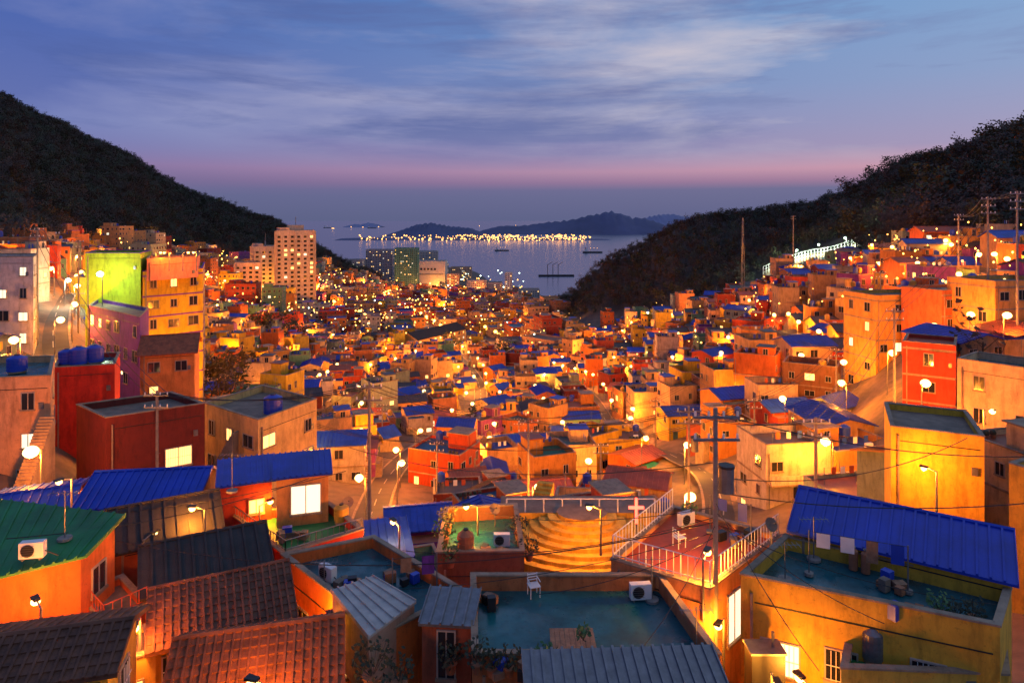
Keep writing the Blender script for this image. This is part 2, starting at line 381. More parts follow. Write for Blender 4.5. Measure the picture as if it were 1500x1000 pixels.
building('orange_gabled_house',rect(S(205,520,-14.5),S(285,515,-14.5),7),-14.5,(.66,.22,.05),roof='gable',rm='redtile',rise=1.4,ribs=.5,auto=[0])
building('yellow_block_house',rect(S(1305,634,-13),S(1442,650,-13),6.0),-13,(.74,.42,.03),rm='grey',par=.4)
building('orange_apartment',rect(S(1283,438,-11.2),S(1372,436,-11.2),7),-11.2,(.70,.34,.06),rm='grey',par=.5,auto=[0,3],litp=.3,band=True)
building('brick_apartment',rect(S(1380,430,-9.8),S(1448,426,-9.8),6),-9.8,(.56,.14,.04),rm='teal',par=.4,auto=[0],litp=.3,band=True)
building('corner_apartment',rect(S(1458,418,-8.2),S(1560,415,-8.2),7),-8.2,(.70,.32,.07),rm='grey',par=.5,auto=[0,3],litp=.3,band=True)
building('red_villa',rect(S(1322,505,-13.4),S(1400,512,-13.4),6),-13.4,(.50,.045,.018),rm='redfloor',par=.4,auto=[0],band=True)
building('cream_terrace_house',rect(S(1402,535,-13.0),S(1540,555,-13.0),5),-13.0,(.68,.42,.22),rm='teal',par=.6,auto=[0],litp=.2)
building('yellow_corner_house',rect(S(1478,690,-13),S(1580,720,-13),6),-13,YEL,rm='grey',par=.4)
building('red_roofed_villa',rect(pr(1352,172),pr(1438,170),8),-3.0,(.58,.12,.03),roof='gable',rm='redfloor',rise=1.2,ribs=.6,auto=[0],litp=.5)
building('blue_pavilion',rect(pr(1462,132),pr(1560,130),7),-3.4,(.5,.25,.10),roof='gable',rm='bluetin',rise=1.2,ribs=.6,auto=[0],litp=.5)
building('city_hall',rect(on_ground(612,512,2),on_ground(682,508,2),12),hgt(*on_ground(612,512,2))+6.5,(.68,.40,.12),roof='gable',rm='dkslate',rise=3,ribs=1,auto=[0],litp=.5,band=True,spacing=4)
building('brown_midrise',rect(on_ground(765,515,2),on_ground(812,512,2),12),hgt(*on_ground(765,515,2))+9,(.62,.32,.16),rm='grey',par=.8,auto=[0,3],litp=.3,band=True)
building('storage_shed',rect(S(618,912,-14.9),S(690,916,-14.9),1.9),-14.9,(.36,.09,.04),roof='shed',rm='metal',rise=.2,ribs=.35,zb=-18,over=.12,wins=[(0,.5,.25,.6,1.7,None,False)])
building('pale_roofed_lean_to',P3(-15.0,(540,930),(607,880),(545,848),(487,868)),-15.05,(.5,.3,.2),roof='shed',rm='pale',rise=.06,ribs=.45,zb=-16,over=.06)
building('blue_roofed_lean_to',P3(-17.2,(540,822),(605,815),(535,770)),-17.2,(.4,.2,.1),roof='shed',rm='bluetin',rise=.2,ribs=.4,zb=-22,over=.1)

# ------------------------------------------------------------------ apartment towers
def tower(name,poly,ztop,zb,col,fl=2.9,crown=True,seed=1,litp=.16):
    rr=random.Random(seed);cx=sum(p[0] for p in poly)/4;cy=sum(p[1] for p in poly)/4
    EXCL.append((cx,cy,math.dist(poly[0],poly[2])/2+3,poly))
    b=MB(); b.prism(poly,zb,ztop,'wall','grey'); ring(b,poly,0,.3,ztop,ztop+1.1,'wall')
    for e in range(4):
        p0,p1=poly[e],poly[(e+1)%4];L=math.dist(p0,p1);z=zb+6
        n=max(2,int(L/3.6))
        while z<ztop-2:
            for i in range(n):
                u=(i+.5)*L/n
                q=rr.random(); mt='lit' if q<litp else('litw' if q<litp*1.3 else 'glass')
                b.panel(p0,p1,u-.9,u+.9,z,z+1.4,-.05,.04,mt)
                if i%3!=1: b.panel(p0,p1,u-1.5,u+1.5,z-1.0,z-.1,-.05,.7 if e in(0,3) else .3,'wall')
            z+=fl
        for i in range(n+1):
            if i%3==0: b.panel(p0,p1,max(0,i*L/n-.4),min(L,i*L/n+.4),zb,ztop+.5,-.05,.85,'wall')
    if crown:
        ip=inset(poly,math.dist(poly[0],poly[3])*.3); b.prism(ip,ztop,ztop+4.5,'wall','grey')
        c2=[lerp(poly[0],ip[0],.3),lerp(poly[0],poly[1],.35),lerp(lerp(poly[0],poly[1],.35),lerp(poly[3],poly[2],.35),.6),lerp(poly[0],poly[3],.6)]
        b.prism(c2,ztop,ztop+3,'wall','grey'); b.rod((cx,cy,ztop+4.5),(cx,cy,ztop+10),.2,'metal')
    return b.obj(name,(cx,cy,zb),col)
tower('apartment_tower',complete([pr(404,440),pr(461,452),pr(406,462)]),-8,-70,(.60,.44,.32),seed=3)
tower('apartment_tower',complete([pr(372,455),pr(410,462),pr(368,480)]),-19,-72,(.70,.56,.44),crown=True,seed=4)
tower('apartment_block',complete([pr(344,430),pr(381,432),pr(346,446)]),-28,-66,(.66,.44,.32),crown=False,seed=5)
def pbox(name,px0,px1,Y,ztop,depth,col,seed,litp=.1):
    return tower(name,rect(pr(px0,Y),pr(px1,Y),depth),ztop,-149,col,fl=3.6,crown=False,seed=seed,litp=litp)
pbox('harbour_apartment',578,611,1330,-56,30,(.10,.30,.26),6,.06)
pbox('harbour_office',536,575,1500,-66,30,(.4,.38,.42),7)
pbox('harbour_office',740,750,1250,-97,12,(.7,.7,.7),8)
pbox('harbour_office',612,640,1600,-74,30,(.5,.5,.5),12)
pbox('harbour_office',684,712,1320,-118,26,(.6,.55,.5),13)
for i,(a_,b_,Y_,zt_) in enumerate([(630,655,1550,-100),(660,690,1650,-115),(500,530,1350,-80),(715,735,1300,-120),(545,570,1700,-90),(655,672,1400,-112),(760,790,1150,-118)]): pbox('harbour_office',a_,b_,Y_,zt_,25,R.choice([(.6,.55,.5),(.4,.4,.42),(.6,.4,.3)]),20+i,.14)
b=MB(); p=rect(pr(590,1400),pr(652,1400),50); b.prism(p,-149,-88,'wall','grey'); ring(b,p,0,1,-88,-85,'wall')
for i in range(9): b.panel(p[0],p[1],8+i*7,12+i*7,-103,-99,-.1,.3,'dark')
b.panel(p[0],p[1],0,86,-112,-111,-.1,.5,'dark')
b.obj('cold_storage_warehouse',(p[0][0],p[0][1],-149),(.70,.66,.56)); EXCL.append((p[0][0]+40,1420,60,p))

# ------------------------------------------------------------------ roads
ROADS=[[(118,62),(78,90),(88,125),(112,170),(150,240),(230,330),(330,470),(400,640),(455,820)],
       [(560,52),(545,80),(600,125),(700,190),(690,280),(640,420),(600,600),(560,820),(580,1100)],
       [(1010,48),(1060,70),(1010,100),(900,150),(850,220),(760,300),(700,450)]]
RP=[]
for k,rd in enumerate(ROADS):
    pts=[pr(*q) for q in rd]; dense=[]
    for i in range(len(pts)-1):
        n=max(2,int(math.dist(pts[i],pts[i+1])/4))
        for j in range(n):
            t=j/n
            a=pts[max(0,i-1)];b_=pts[i];c=pts[i+1];d=pts[min(len(pts)-1,i+2)]
            dense.append(tuple(.5*(2*b_[q]+(c[q]-a[q])*t+(2*a[q]-5*b_[q]+4*c[q]-d[q])*t*t+(3*b_[q]-a[q]-3*c[q]+d[q])*t**3) for q in(0,1)))
    RP.append(dense)
    def strip(lo,hi,dz,mt,name,parent,skip=0):
        b=MB()
        for i in range(len(dense)-1):
            if skip and i%2: continue
            p,q=Vector(dense[i]),Vector(dense[i+1]); d=(q-p).normalized();n1=Vector((d.y,-d.x))
            p2=dense[min(i+2,len(dense)-1)]; d2=(Vector(p2)-q); d2=d2.normalized() if d2.length>0 else d; n2=Vector((d2.y,-d2.x))
            zz=hgt(*p)+dz; z2=hgt(*q)+dz
            Q=[(p.x+n1.x*lo,p.y+n1.y*lo,zz),(p.x+n1.x*hi,p.y+n1.y*hi,zz),(q.x+n2.x*hi,q.y+n2.y*hi,z2),(q.x+n2.x*lo,q.y+n2.y*lo,z2)]
            kk=len(b.v); b.v+=Q; b.f.append((kk,kk+1,kk+2,kk+3)); b.m.append(b.mi(mt))
        return b.obj(name,(0,0,0),parent=parent)
    ro=strip(-1.8,1.8,.30,'asph','road',None)
    strip(1.8,2.1,.42,'cap','kerb',ro); strip(-2.1,-1.8,.42,'cap','kerb',ro); strip(-.06,.06,.305,'paint','centre_line',ro,1)
allroad=np.array([p for d in RP for p in d])

# ------------------------------------------------------------------ terrain mesh
us=np.linspace(-300,1800,211); ys=np.exp(np.linspace(math.log(8),math.log(2600),150))
V=[];att=[]
for y in ys:
    for u in us:
        x=(u-750)*y/1000; z=hgt(x,y); tm=townmax(u)
        f=min(1,max(0,(y-tm)/ (0.04*tm)+.2))
        if y>1250 and 480<u<800: f=0
        V.append((x,y,z+ (f*2.2*math.sin(x*.09+1.3*math.sin(y*.05))*math.sin(y*.07) if y>60 else 0))); att.append(f)
F=[];W=len(us)
for j in range(len(ys)-1):
    for i in range(W-1): a=j*W+i; F.append((a,a+1,a+W+1,a+W))
me=bpy.data.meshes.new('ground'); me.from_pydata(V,[],F); at=me.attributes.new('forest','FLOAT','POINT'); at.data.foreach_set('value',att)
g=bpy.data.objects.new('ground',me); COL.objects.link(g)
for p in me.polygons: p.use_smooth=True
m,nt,bs=newmat('ground_surface'); tc=N(nt,'ShaderNodeTexCoord'); a=N(nt,'ShaderNodeAttribute',attribute_name='forest')
c1=ramp(nt,noise(nt,tc.outputs['Object'],.35,6,.7),[(.3,(.07,.05,.035)),(.7,(.22,.14,.09))])
c2=ramp(nt,noise(nt,tc.outputs['Object'],.12,6,.7),[(.3,(.014,.014,.010)),(.7,(.04,.033,.022))])
nt.links.new(mixc(nt,a.outputs['Fac'],c1,c2),bs.inputs['Base Color']); bs.inputs['Roughness'].default_value=.95
me.materials.append(m)

# ------------------------------------------------------------------ lamps
HT={'n':5.6,'m':5.4,'w':5.6,'s':2.0,'f':10,'fw':10}
def lampmesh(h,bulb,r=.26,base=True):
    b=MB(); b.cyl(0,0,-.5,h,.07,'metal',8,.045); b.rod((0,0,h-.05),(0,-.5,h+.1),.03,'metal')
    b.prism([(-.13,-.85),(.13,-.85),(.10,-.42),(-.10,-.42)],h+.08,h+.16,'dark'); b.ball((0,-.64,h-.0),r,bulb,12,8,.8)
    if base: b.box(0,0,.24,.24,-.5,.1,'poleconc')
    return b.mesh('street_lamp')
LM={k:lampmesh(HT[k],bl,r,k!='s') for k,(bl,r) in {'n':('bulbn',.23),'m':('bulbn',.46),'w':('bulbw',.42),'s':('bulbn',.16),'f':('bulb',1.0),'fw':('bulbw',.9)}.items()}
LAMPS=[]
nl=0
def lamp(x,y,kind='m',E=1300,z=None,ang=None):
    global nl
    h=HT[kind]
    o=bpy.data.objects.new('street_lamp',LM[kind]); z0=hgt(x,y) if z is None else z-h
    a=R.uniform(0,6.28) if ang is None else ang
    o.location=(x,y,z0); o.rotation_euler[2]=a; COL.objects.link(o)
    li=bpy.data.lights.new('lamp_light','POINT'); li.energy=E*LK; li.shadow_soft_size=.15 if kind in'nms' else .5
    li.color=(1,R.uniform(.24,.34),R.uniform(.010,.03)) if kind in('n','m','f','s') else (.75,1,.72)
    lo=bpy.data.objects.new('lamp_light',li); lo.parent=o; lo.location=(0,-.64,h-({'n':.42,'m':.65,'w':.6,'s':.32}.get(kind,1.7))); COL.objects.link(lo)
    LAMPS.append((x,y)); nl+=1
    return o
SITES=[(582,675),(535,697),(1003,722),(1003,648),(1220,648),(895,585),(855,543),(985,548),(1150,585),(1205,485),(1168,470),(1298,447),(1272,425),(80,468),(370,520),(465,548),(495,533),(550,553),(630,540),(675,497),(865,512),(795,548),(680,575),(665,600),(1063,493),(1015,440),(975,480),(1478,410),(780,710),(1350,560),(1440,600),(250,560),(180,505),(1100,650),(720,640),(430,640),(940,640),(1240,560),(1060,570),(1180,520),(1100,440),(1130,420),(1230,410),(1400,400),(1430,372),(1340,385)]
for px,py in SITES:
    x,y=on_ground(px,py,5.6); lamp(x,y,'n' if y<55 else 'm',1000 if y<55 else 1900)
for px,py in((652,510),(850,487),(675,490),(950,458)):
    x,y=on_ground(px,py,5.6); lamp(x,y,'w',1600)
for px,py,z,E,a in((1030,818,-13.6,480,2.6),(880,745,-15.6,520,None),(205,905,-14.4,260,None),(395,1005,-14.2,150,None),(60,890,-13.8,260,None),(462,905,-15.9,300,None),
                 (1190,1010,-15.9,170,None),(300,745,-14.0,240,None),(105,700,-14.0,320,None),(1060,905,-15.9,180,None),(700,740,-15.4,350,None),(1372,690,-14.2,560,None),(585,770,-15.8,300,None),(1130,985,-15.8,130,None),(380,740,-15.4,160,None),(210,790,-15,160,None),(1000,930,-17.5,260,None),(1240,740,-13.6,260,None)):  # the one at the yellow block house is added to brighten its wall
    lamp(*S(px,py,z),'s',E,z=z,ang=a)
for dense in RP:
    acc=0
    for i in range(1,len(dense)):
        acc+=math.dist(dense[i],dense[i-1]); y=dense[i][1]
        if acc>(21 if y<350 else 42) :
            acc=0; p=Vector(dense[i]); d=(p-Vector(dense[i-1])).normalized(); q=p+Vector((d.y,-d.x))*2.3
            if all(math.dist(q,l)>11 for l in LAMPS): lamp(q.x,q.y,'m' if y<350 else 'f',1700 if y<350 else 7500)
def inpoly(x,y,poly,mg=0):
    P=inset(poly,-mg)
    for i in range(4):
        a,b_=P[i],P[(i+1)%4]
        if (b_[0]-a[0])*(y-a[1])-(b_[1]-a[1])*(x-a[0])<0: return False
    return True
yy=46
while yy<350:
    sp=16.0 if yy<200 else 22
    xx=-.8*yy
    while xx<.8*yy:
        x=xx+R.uniform(-6,6);y=yy+R.uniform(-6,6);u=bearing(x,y)
        if -60<u<1560 and y<townmax(u)*.97 and all((x-l[0])**2+(y-l[1])**2>115 for l in LAMPS) and not any(inpoly(x,y,e[3],.6) for e in EXCL):
            lamp(x,y,'m' if R.random()>.03 else 'w',R.uniform(350,2900)*(1 if yy<200 else 2.0))
        xx+=sp
    yy+=sp
yy=375
while yy<1400:
    xx=-.6*yy
    while xx<.2*yy:
        x=xx+R.uniform(-20,20);y=yy+R.uniform(-20,20);u=bearing(x,y)
        if u>100 and y<townmax(u) and all((x-l[0])**2+(y-l[1])**2>900 for l in LAMPS): lamp(x,y,'f' if R.random()>.1 else 'fw',R.uniform(6000,17000))
        xx+=60
    yy+=62
for u,Y in((385,405),(430,410),(470,425),(350,400)): lamp(*pr(u,Y),'f',9500)  # extra lamps added to brighten the apartment towers
for u in(1130,1165,1200,1240): lamp(*pr(u,292-(u-1120)*.25),'w',2600)
lamp(*pr(130,135),'w',1500); lamp(*pr(95,120),'w',1300)
lamp(*pr(150,88),'w',500,z=-7.0)
for u in(228,248,268,288): lamp(*pr(u,92),'s',200,z=-4.4)
for u,Y in((1300,84),(1360,86),(1420,84),(1470,78),(1480,110),(1280,200),(1390,150),(1460,118),(1340,60),(250,84),(190,80),(30,70),(60,44),(238,90)): lamp(*pr(u,Y),'m',950)
print('LAMPS',nl)

# ------------------------------------------------------------------ generic houses
def proto(w,d,st,kind,seed):
    r=random.Random(seed);H=st*2.75;b=MB();poly=[(-w/2,-d/2),(w/2,-d/2),(w/2,d/2),(-w/2,d/2)]
    b.prism(poly,-7,H,'wall','roofflat')
    if kind=='flat':
        ph=r.choice([.4,.7,.9]); ring(b,poly,0,.16,H,H+ph,'wall'); ring(b,poly,-.05,.2,H+ph,H+ph+.08,'cap')
        hx=r.choice([-1,1])*w*.26; hy=r.choice([-1,1])*d*.22
        if r.random()<.65:
            hw,hd=w*.38,d*.42; b.box(hx,hy,hw,hd,H,H+2.2,'wall'); b.box(hx,hy,hw+.4,hd+.4,H+2.2,H+2.32,r.choice(['cap','rooftin']))
            b.window((hx-hw/2,hy-hd/2),(hx+hw/2,hy-hd/2),hw*.5,.7,H+.2,1.7,None)
        tx,ty=-hx,hy
        for k in range(r.choice([0,1,1,2])):
            tm=r.choice(['tankb','tankb','tanky']); rx=tx+k*1.4-.5
            for i in range(3): b.rod((rx+.4*math.cos(i*2.1),ty+.4*math.sin(i*2.1),H),(rx+.4*math.cos(i*2.1),ty+.4*math.sin(i*2.1),H+.6),.04,'metal',4)
            b.cyl(rx,ty,H+.6,H+1.6,.55,tm,12); b.cyl(rx,ty,H+1.6,H+1.85,.5,tm,12,.2)
        if r.random()<.6: b.box(-hx*.9,-hy,.8,.35,H,H+.6,'white')
        if r.random()<.5:
            b.rod((w*.4,d*.4,H),(w*.4,d*.4,H+2.8),.03,'metal',4)
            for i in range(4): b.rod((w*.4-.45,d*.4,H+2.0+i*.2),(w*.4+.45,d*.4,H+2.0+i*.2),.02,'metal',3)
        if r.random()<.4:
            for s in(-1,1): b.rod((s*w*.3,-d*.3,H),(s*w*.3,-d*.3,H+1.8),.03,'metal',4)
            b.rod((-w*.3,-d*.3,H+1.75),(w*.3,-d*.3,H+1.75),.015,'metal',3)
            for i in range(3):
                x0=-w*.22+i*w*.17; b.box(x0,-d*.3,.5,.03,H+1.0,H+1.74,r.choice(['white','tankb','redfloor']))
        for i in range(r.choice([0,3,5])): 
            px_=-w*.4+i*.55; b.cyl(px_,d*.38,H,H+.3,.16,'terracotta',7,.2); b.ball((px_,d*.38,H+.45),.24,'leaf',5,4)
    else:
        gable(b,poly,H,r.choice([.9,1.2,1.5]),'rooftin',ribs=.6,over=.35)
        if r.random()<.4: b.cyl(w*.3,d*.2,H,H+2.2,.18,'cap',6)
        if r.random()<.4: b.prism([(-w/2,-d/2-1.6),(w*.1,-d/2-1.6),(w*.1,-d/2),(-w/2,-d/2)],H-2.9,H-.5,'wall','roofflat')
    for e in range(4):
        p0,p1=poly[e],poly[(e+1)%4];L=math.dist(p0,p1)
        for s in range(-1,st):
            z=s*2.75+1.0;n=max(1,int(L/2.3))
            for i in range(n):
                q=r.random()
                if q<.28: continue
                u=(i+.5)*L/n
                if s==0 and i==0 and e in(0,1):
                    b.panel(p0,p1,u-.45,u+.45,.05,2.05,-.05,.05,'door'); b.panel(p0,p1,u-.7,u+.7,2.2,2.3,-.05,.6,'cap'); continue
                lit=None
                if r.random()<.09: lit=r.choice(['lit','lit','litw'])
                b.window(p0,p1,u,r.choice([.7,1.0,1.3]),z,r.choice([.9,1.1]),lit)
            if s>0 and r.random()<.6: b.panel(p0,p1,0,L,s*2.75-.12,s*2.75+.05,-.03,.08 if e%2 else .12,'cap')
    if st>=2 and r.random()<.6:
        b.prism([(-w/2,-d/2-1.1),(w/2-.6,-d/2-1.1),(w/2-.6,-d/2-.001),(-w/2,-d/2-.001)],2.62,2.74,'cap')
        b.prism([(-w/2,-d/2-1.1),(w/2-.6,-d/2-1.1),(w/2-.6,-d/2-1.0),(-w/2,-d/2-1.0)],2.741,3.6,'wall')
    if r.random()<.5:
        n=11
        for i in range(n): b.prism([(w/2+.002,-d/2+i*.32),(w/2+.9,-d/2+i*.32),(w/2+.9,-d/2+(i+1)*.32),(w/2+.002,-d/2+(i+1)*.32)],-3,.25*(i+1),'cap')
    b.rod((-w/2+.3,-d/2-.06,-3),(-w/2+.3,-d/2-.06,H),.05,'metal',5)
    return b.mesh('house')
PRO=[];s=100
for kind,st,w,d in [('flat',1,7,6),('flat',1,8,6.5),('flat',2,6.5,6),('flat',2,7.5,6.5),('flat',2,8.2,7),('flat',2,6,7.5),('flat',3,6.5,7),('flat',1,6,6.5),('gable',1,7.5,5.5),('gable',1,6.5,6),('gable',1,8.5,6),('gable',2,7,6),('gable',1,6,5),('gable',2,8,6.5),('gable',1,7,7)]:
    PRO.append((proto(w,d,st,kind,s),w,d,st)); s+=1
FAR=[(proto(w,d,st,'flat',s+i),w,d,st) for i,(w,d,st) in enumerate([(11,10,3),(14,10,4),(12,12,3),(16,11,5),(10,10,2),(20,12,4),(13,10,6)])]
FAR+=[(proto(14,9,1,'gable',300),14,9,1),(proto(12,9,2,'gable',301),12,9,2)]
WC=[(.68,.38,.13),(.68,.46,.24),(.70,.22,.04),(.68,.30,.05),(.62,.34,.13),(.74,.42,.02),(.6,.36,.18),(.55,.06,.02),(.68,.44,.22),(.66,.20,.05),(.26,.32,.24),(.68,.54,.38),(.72,.46,.03),(.36,.15,.07),(.72,.16,.02),(.18,.38,.20),(.62,.08,.02),(.26,.05,.32),(.28,.035,.015),(.70,.26,.04)]
cnt=0
def okhouse(x,y,r,mind):
    for e in EXCL:
        if (x-e[0])**2+(y-e[1])**2<(e[2]+r)**2:
            if (x-e[0])**2+(y-e[1])**2<(e[2]*.55+r*.8)**2 or inpoly(x,y,e[3],r*.85): return False
    d=np.min((allroad[:,0]-x)**2+(allroad[:,1]-y)**2)
    if d<(r+1.2)**2: return False
    for l in LAMPS:
        if (x-l[0])**2+(y-l[1])**2<mind*mind: return False
    return True
def place(pro,x,y,a,z,sc):
    global cnt
    o=bpy.data.objects.new('house',pro[0]); o.location=(x,y,z); o.rotation_euler[2]=a; o.scale=(sc[0],sc[1],sc[2])
    c=R.choice(WC); k=R.uniform(.6,1.05); o.color=(c[0]*k,c[1]*k,c[2]*k,1); COL.objects.link(o); cnt+=1
cx,cy=S(855,775,-18.4)
EXCL.append((cx,cy,5.5,[(cx-5,cy-3.5),(cx+5,cy-3.5),(cx+5,cy+4),(cx-5,cy+4)]))
s1=7.3
for j in range(0,54):
    for i in range(-47,48):
        gx=i*s1+ (j%2)*s1*.3; gy=36+j*s1*.92
        gx+= (i//4)*1.2; 
        x=gx+14*math.sin(gy/48+.6)+R.uniform(-.9,.9); y=gy+13*math.sin(gx/52+.4)+R.uniform(-.9,.9)+abs(gx)*-.05
        if y<31: continue
        u=bearing(x,y)
        if u<-90 or u>1590 or y>min(townmax(u),370): continue
        if R.random()<.02: continue
        a=13/52*math.cos(gx/52+.4)+R.uniform(-.15,.15)+R.choice([0,0,0,math.pi/2,math.pi])+R.choice([0,0,.5,-.5])*(R.random()<.6)
        pro=R.choice(PRO)
        if (y<60 or u>1220) and pro[3]>2: pro=PRO[R.choice([0,1,2,8,9,10])]
        if not okhouse(x,y,4.0,3.8): continue
        z=hgt(x,y)-.2
        if y<44: pro=PRO[R.choice([0,8,9,1])]
        place(pro,x,y,a,z,(R.uniform(.78,1.06),R.uniform(.78,1.06),R.uniform(.82,1.1)))
s2=16.5
for j in range(0,66):
    for i in range(-62,32):
        gx=i*s2+(j%2)*5; gy=365+j*s2*.95
        x=gx+20*math.sin(gy/90)+R.uniform(-2,2); y=gy+20*math.sin(gx/110)+R.uniform(-2,2)
        u=bearing(x,y)
        if u<90 or u>850 or y>townmax(u) or y<362 or R.random()<.06: continue
        if not okhouse(x,y,7.5,5): continue
        place(R.choice(FAR),x,y,.3*math.cos(gx/110)+R.choice([0,math.pi/2]),hgt(x,y)-.3,(1,1,R.uniform(.7,1.1)))
print('HOUSES',cnt)

b=MB()
for k in range(1000):
    u=R.uniform(120,800) if R.random()<.6 else R.gauss(470,90); y=math.exp(R.uniform(math.log(330),math.log(1400)))
    if y>townmax(u) or u<100: continue
    x=(u-750)*y/1000
    b.octa((x,y,hgt(x,y)+R.uniform(7,14)),y*.00065*R.uniform(.5,1.9),'bulb' if R.random()<.9 else 'bulbw')
for k in range(80):
    u=R.uniform(530,770); y=R.uniform(1300,1750); x=(u-750)*y/1000; b.octa((x,y,-130),R.uniform(.7,1.7),'bulbw' if R.random()<.5 else 'bulb')
for k in range(150):
    u=R.uniform(850,1500); y=townmax(u)*R.uniform(.55,.98); x=(u-750)*y/1000
    b.octa((x,y,hgt(x,y)+R.uniform(5.5,7.5)),R.uniform(.10,.24),'bulb')
b.obj('distant_town_lights')

# ------------------------------------------------------------------ sea, far shore, islands
me=bpy.data.meshes.new('sea'); me.from_pydata([(-60000,900,-150),(60000,900,-150),(60000,90000,-150),(-60000,90000,-150)],[],[(0,1,2,3)])
o=bpy.data.objects.new('sea',me); COL.objects.link(o)
m,nt,bs=newmat('sea_water'); bs.inputs['Base Color'].default_value=(.05,.065,.13,1); bs.inputs['Roughness'].default_value=.22
tc=N(nt,'ShaderNodeTexCoord'); bp=N(nt,'ShaderNodeBump'); bp.inputs['Strength'].default_value=.25; bp.inputs['Distance'].default_value=1.2
nt.links.new(noise(nt,tc.outputs['Object'],.05,4,.6,(1,.5,1)),bp.inputs['Height']); nt.links.new(bp.outputs[0],bs.inputs['Normal']); me.materials.append(m)
M['island']=surf('hazy_hill',(.11,.11,.20),.95,.3,.002,0,False)  # distance haze is put into both hill base colours
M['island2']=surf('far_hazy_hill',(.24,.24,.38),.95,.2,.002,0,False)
def hillrange(name,Y,prof,depth,mat,jag=1.0):
    rr=random.Random(int(Y))
    xs=np.linspace(prof[0][0],prof[-1][0],90)
    rows=[]
    for fr,k in((-.5,0),(-.3,.45),(-.12,.85),(0,1),(.25,.6),(.5,0)):
        row=[]
        for u in xs:
            hh=np.interp(u,[p[0] for p in prof],[p[1] for p in prof])
            z=max(0,(-(hh-322)*Y/1000.)+150)
            z*= k*(1+.05*jag*math.sin(u*.9+fr*9)+.04*jag*rr.uniform(-1,1))
            yy=Y+fr*depth; row.append(((u-750)*Y/1000.,yy,-151+z))
        rows.append(row)
    v=[p for r_ in rows for p in r_]; n=len(xs); f=[(j*n+i,j*n+i+1,(j+1)*n+i+1,(j+1)*n+i) for j in range(5) for i in range(n-1)]
    me=bpy.data.meshes.new(name); me.from_pydata(v,[],f); me.materials.append(M[mat])
    for p in me.polygons: p.use_smooth=True
    o=bpy.data.objects.new(name,me); COL.objects.link(o)
hillrange('island',6500,[(560,346),(585,338),(610,329),(632,326),(655,331),(690,334),(705,340),(720,346)],900,'island')
hillrange('island',7500,[(690,342),(730,331),(770,330),(800,326),(840,322),(870,314),(890,310),(905,311),(925,319),(945,320),(975,330),(1010,340),(1080,342)],1200,'island')
hillrange('far_island',11000,[(900,334),(935,322),(960,315),(985,314),(1010,318),(1060,325),(1100,333)],1500,'island2')
hillrange('far_island',14000,[(508,331),(520,328),(528,329),(540,326),(555,329),(560,332)],800,'island2')
hillrange('breakwater',5200,[(500,349),(530,348),(700,347),(860,349),(900,351)],500,'island',.2)
b=MB()
for k in range(360):
    u=R.gauss(760,60) if R.random()<.6 else R.uniform(525,860)
    if u<520 or u>865: continue
    Y=4880+R.uniform(0,200)+(R.random()<.25)*-380; r_=R.uniform(2.0,6.5); b.octa(((u-750)*Y/1000.,Y,-150+R.uniform(8,42)),r_,'hbulb')
for k in range(18):
    u=R.uniform(480,880);Y=R.uniform(9000,16000);b.octa(((u-750)*Y/1000.,Y,-120),8,'hbulb')
b.obj('harbour_lights')
def ship(px,Y,L,name='cargo_ship'):
    b=MB();x=(px-750)*Y/1000.
    hull=[(x-L/2,Y),(x-L*.42,Y-L*.07),(x+L*.4,Y-L*.07),(x+L/2,Y),(x+L*.4,Y+L*.07),(x-L*.42,Y+L*.07)]
    b.prism(hull,-150.5,-150+L*.07,'dark'); b.box(x-L*.33,Y,L*.14,L*.1,-150+L*.07,-150+L*.2,'white'); b.box(x-L*.35,Y,L*.05,L*.05,-150+L*.2,-150+L*.26,'redfloor')
    for i in range(3): b.rod((x-L*.1+i*L*.17,Y,-150+L*.07),(x-L*.1+i*L*.17,Y,-150+L*.24),L*.006,'metal'); b.octa((x-L*.1+i*L*.17,Y,-150+L*.24),1.3,'hbulb')
    b.obj(name,(x,Y,-150))
ship(868,3100,90);ship(735,3300,70);ship(545,12000,160);ship(480,12500,160)
b=MB(); b.box(118,1820,95,10,-151,-146,'dark',.05)
for i in range(3): b.rod((95+i*14,1820,-146),(95+i*14,1820,-118),.8,'dark'); b.rod((95+i*14,1820,-120),(108+i*14,1820,-112),.6,'dark')
b.obj('pier')

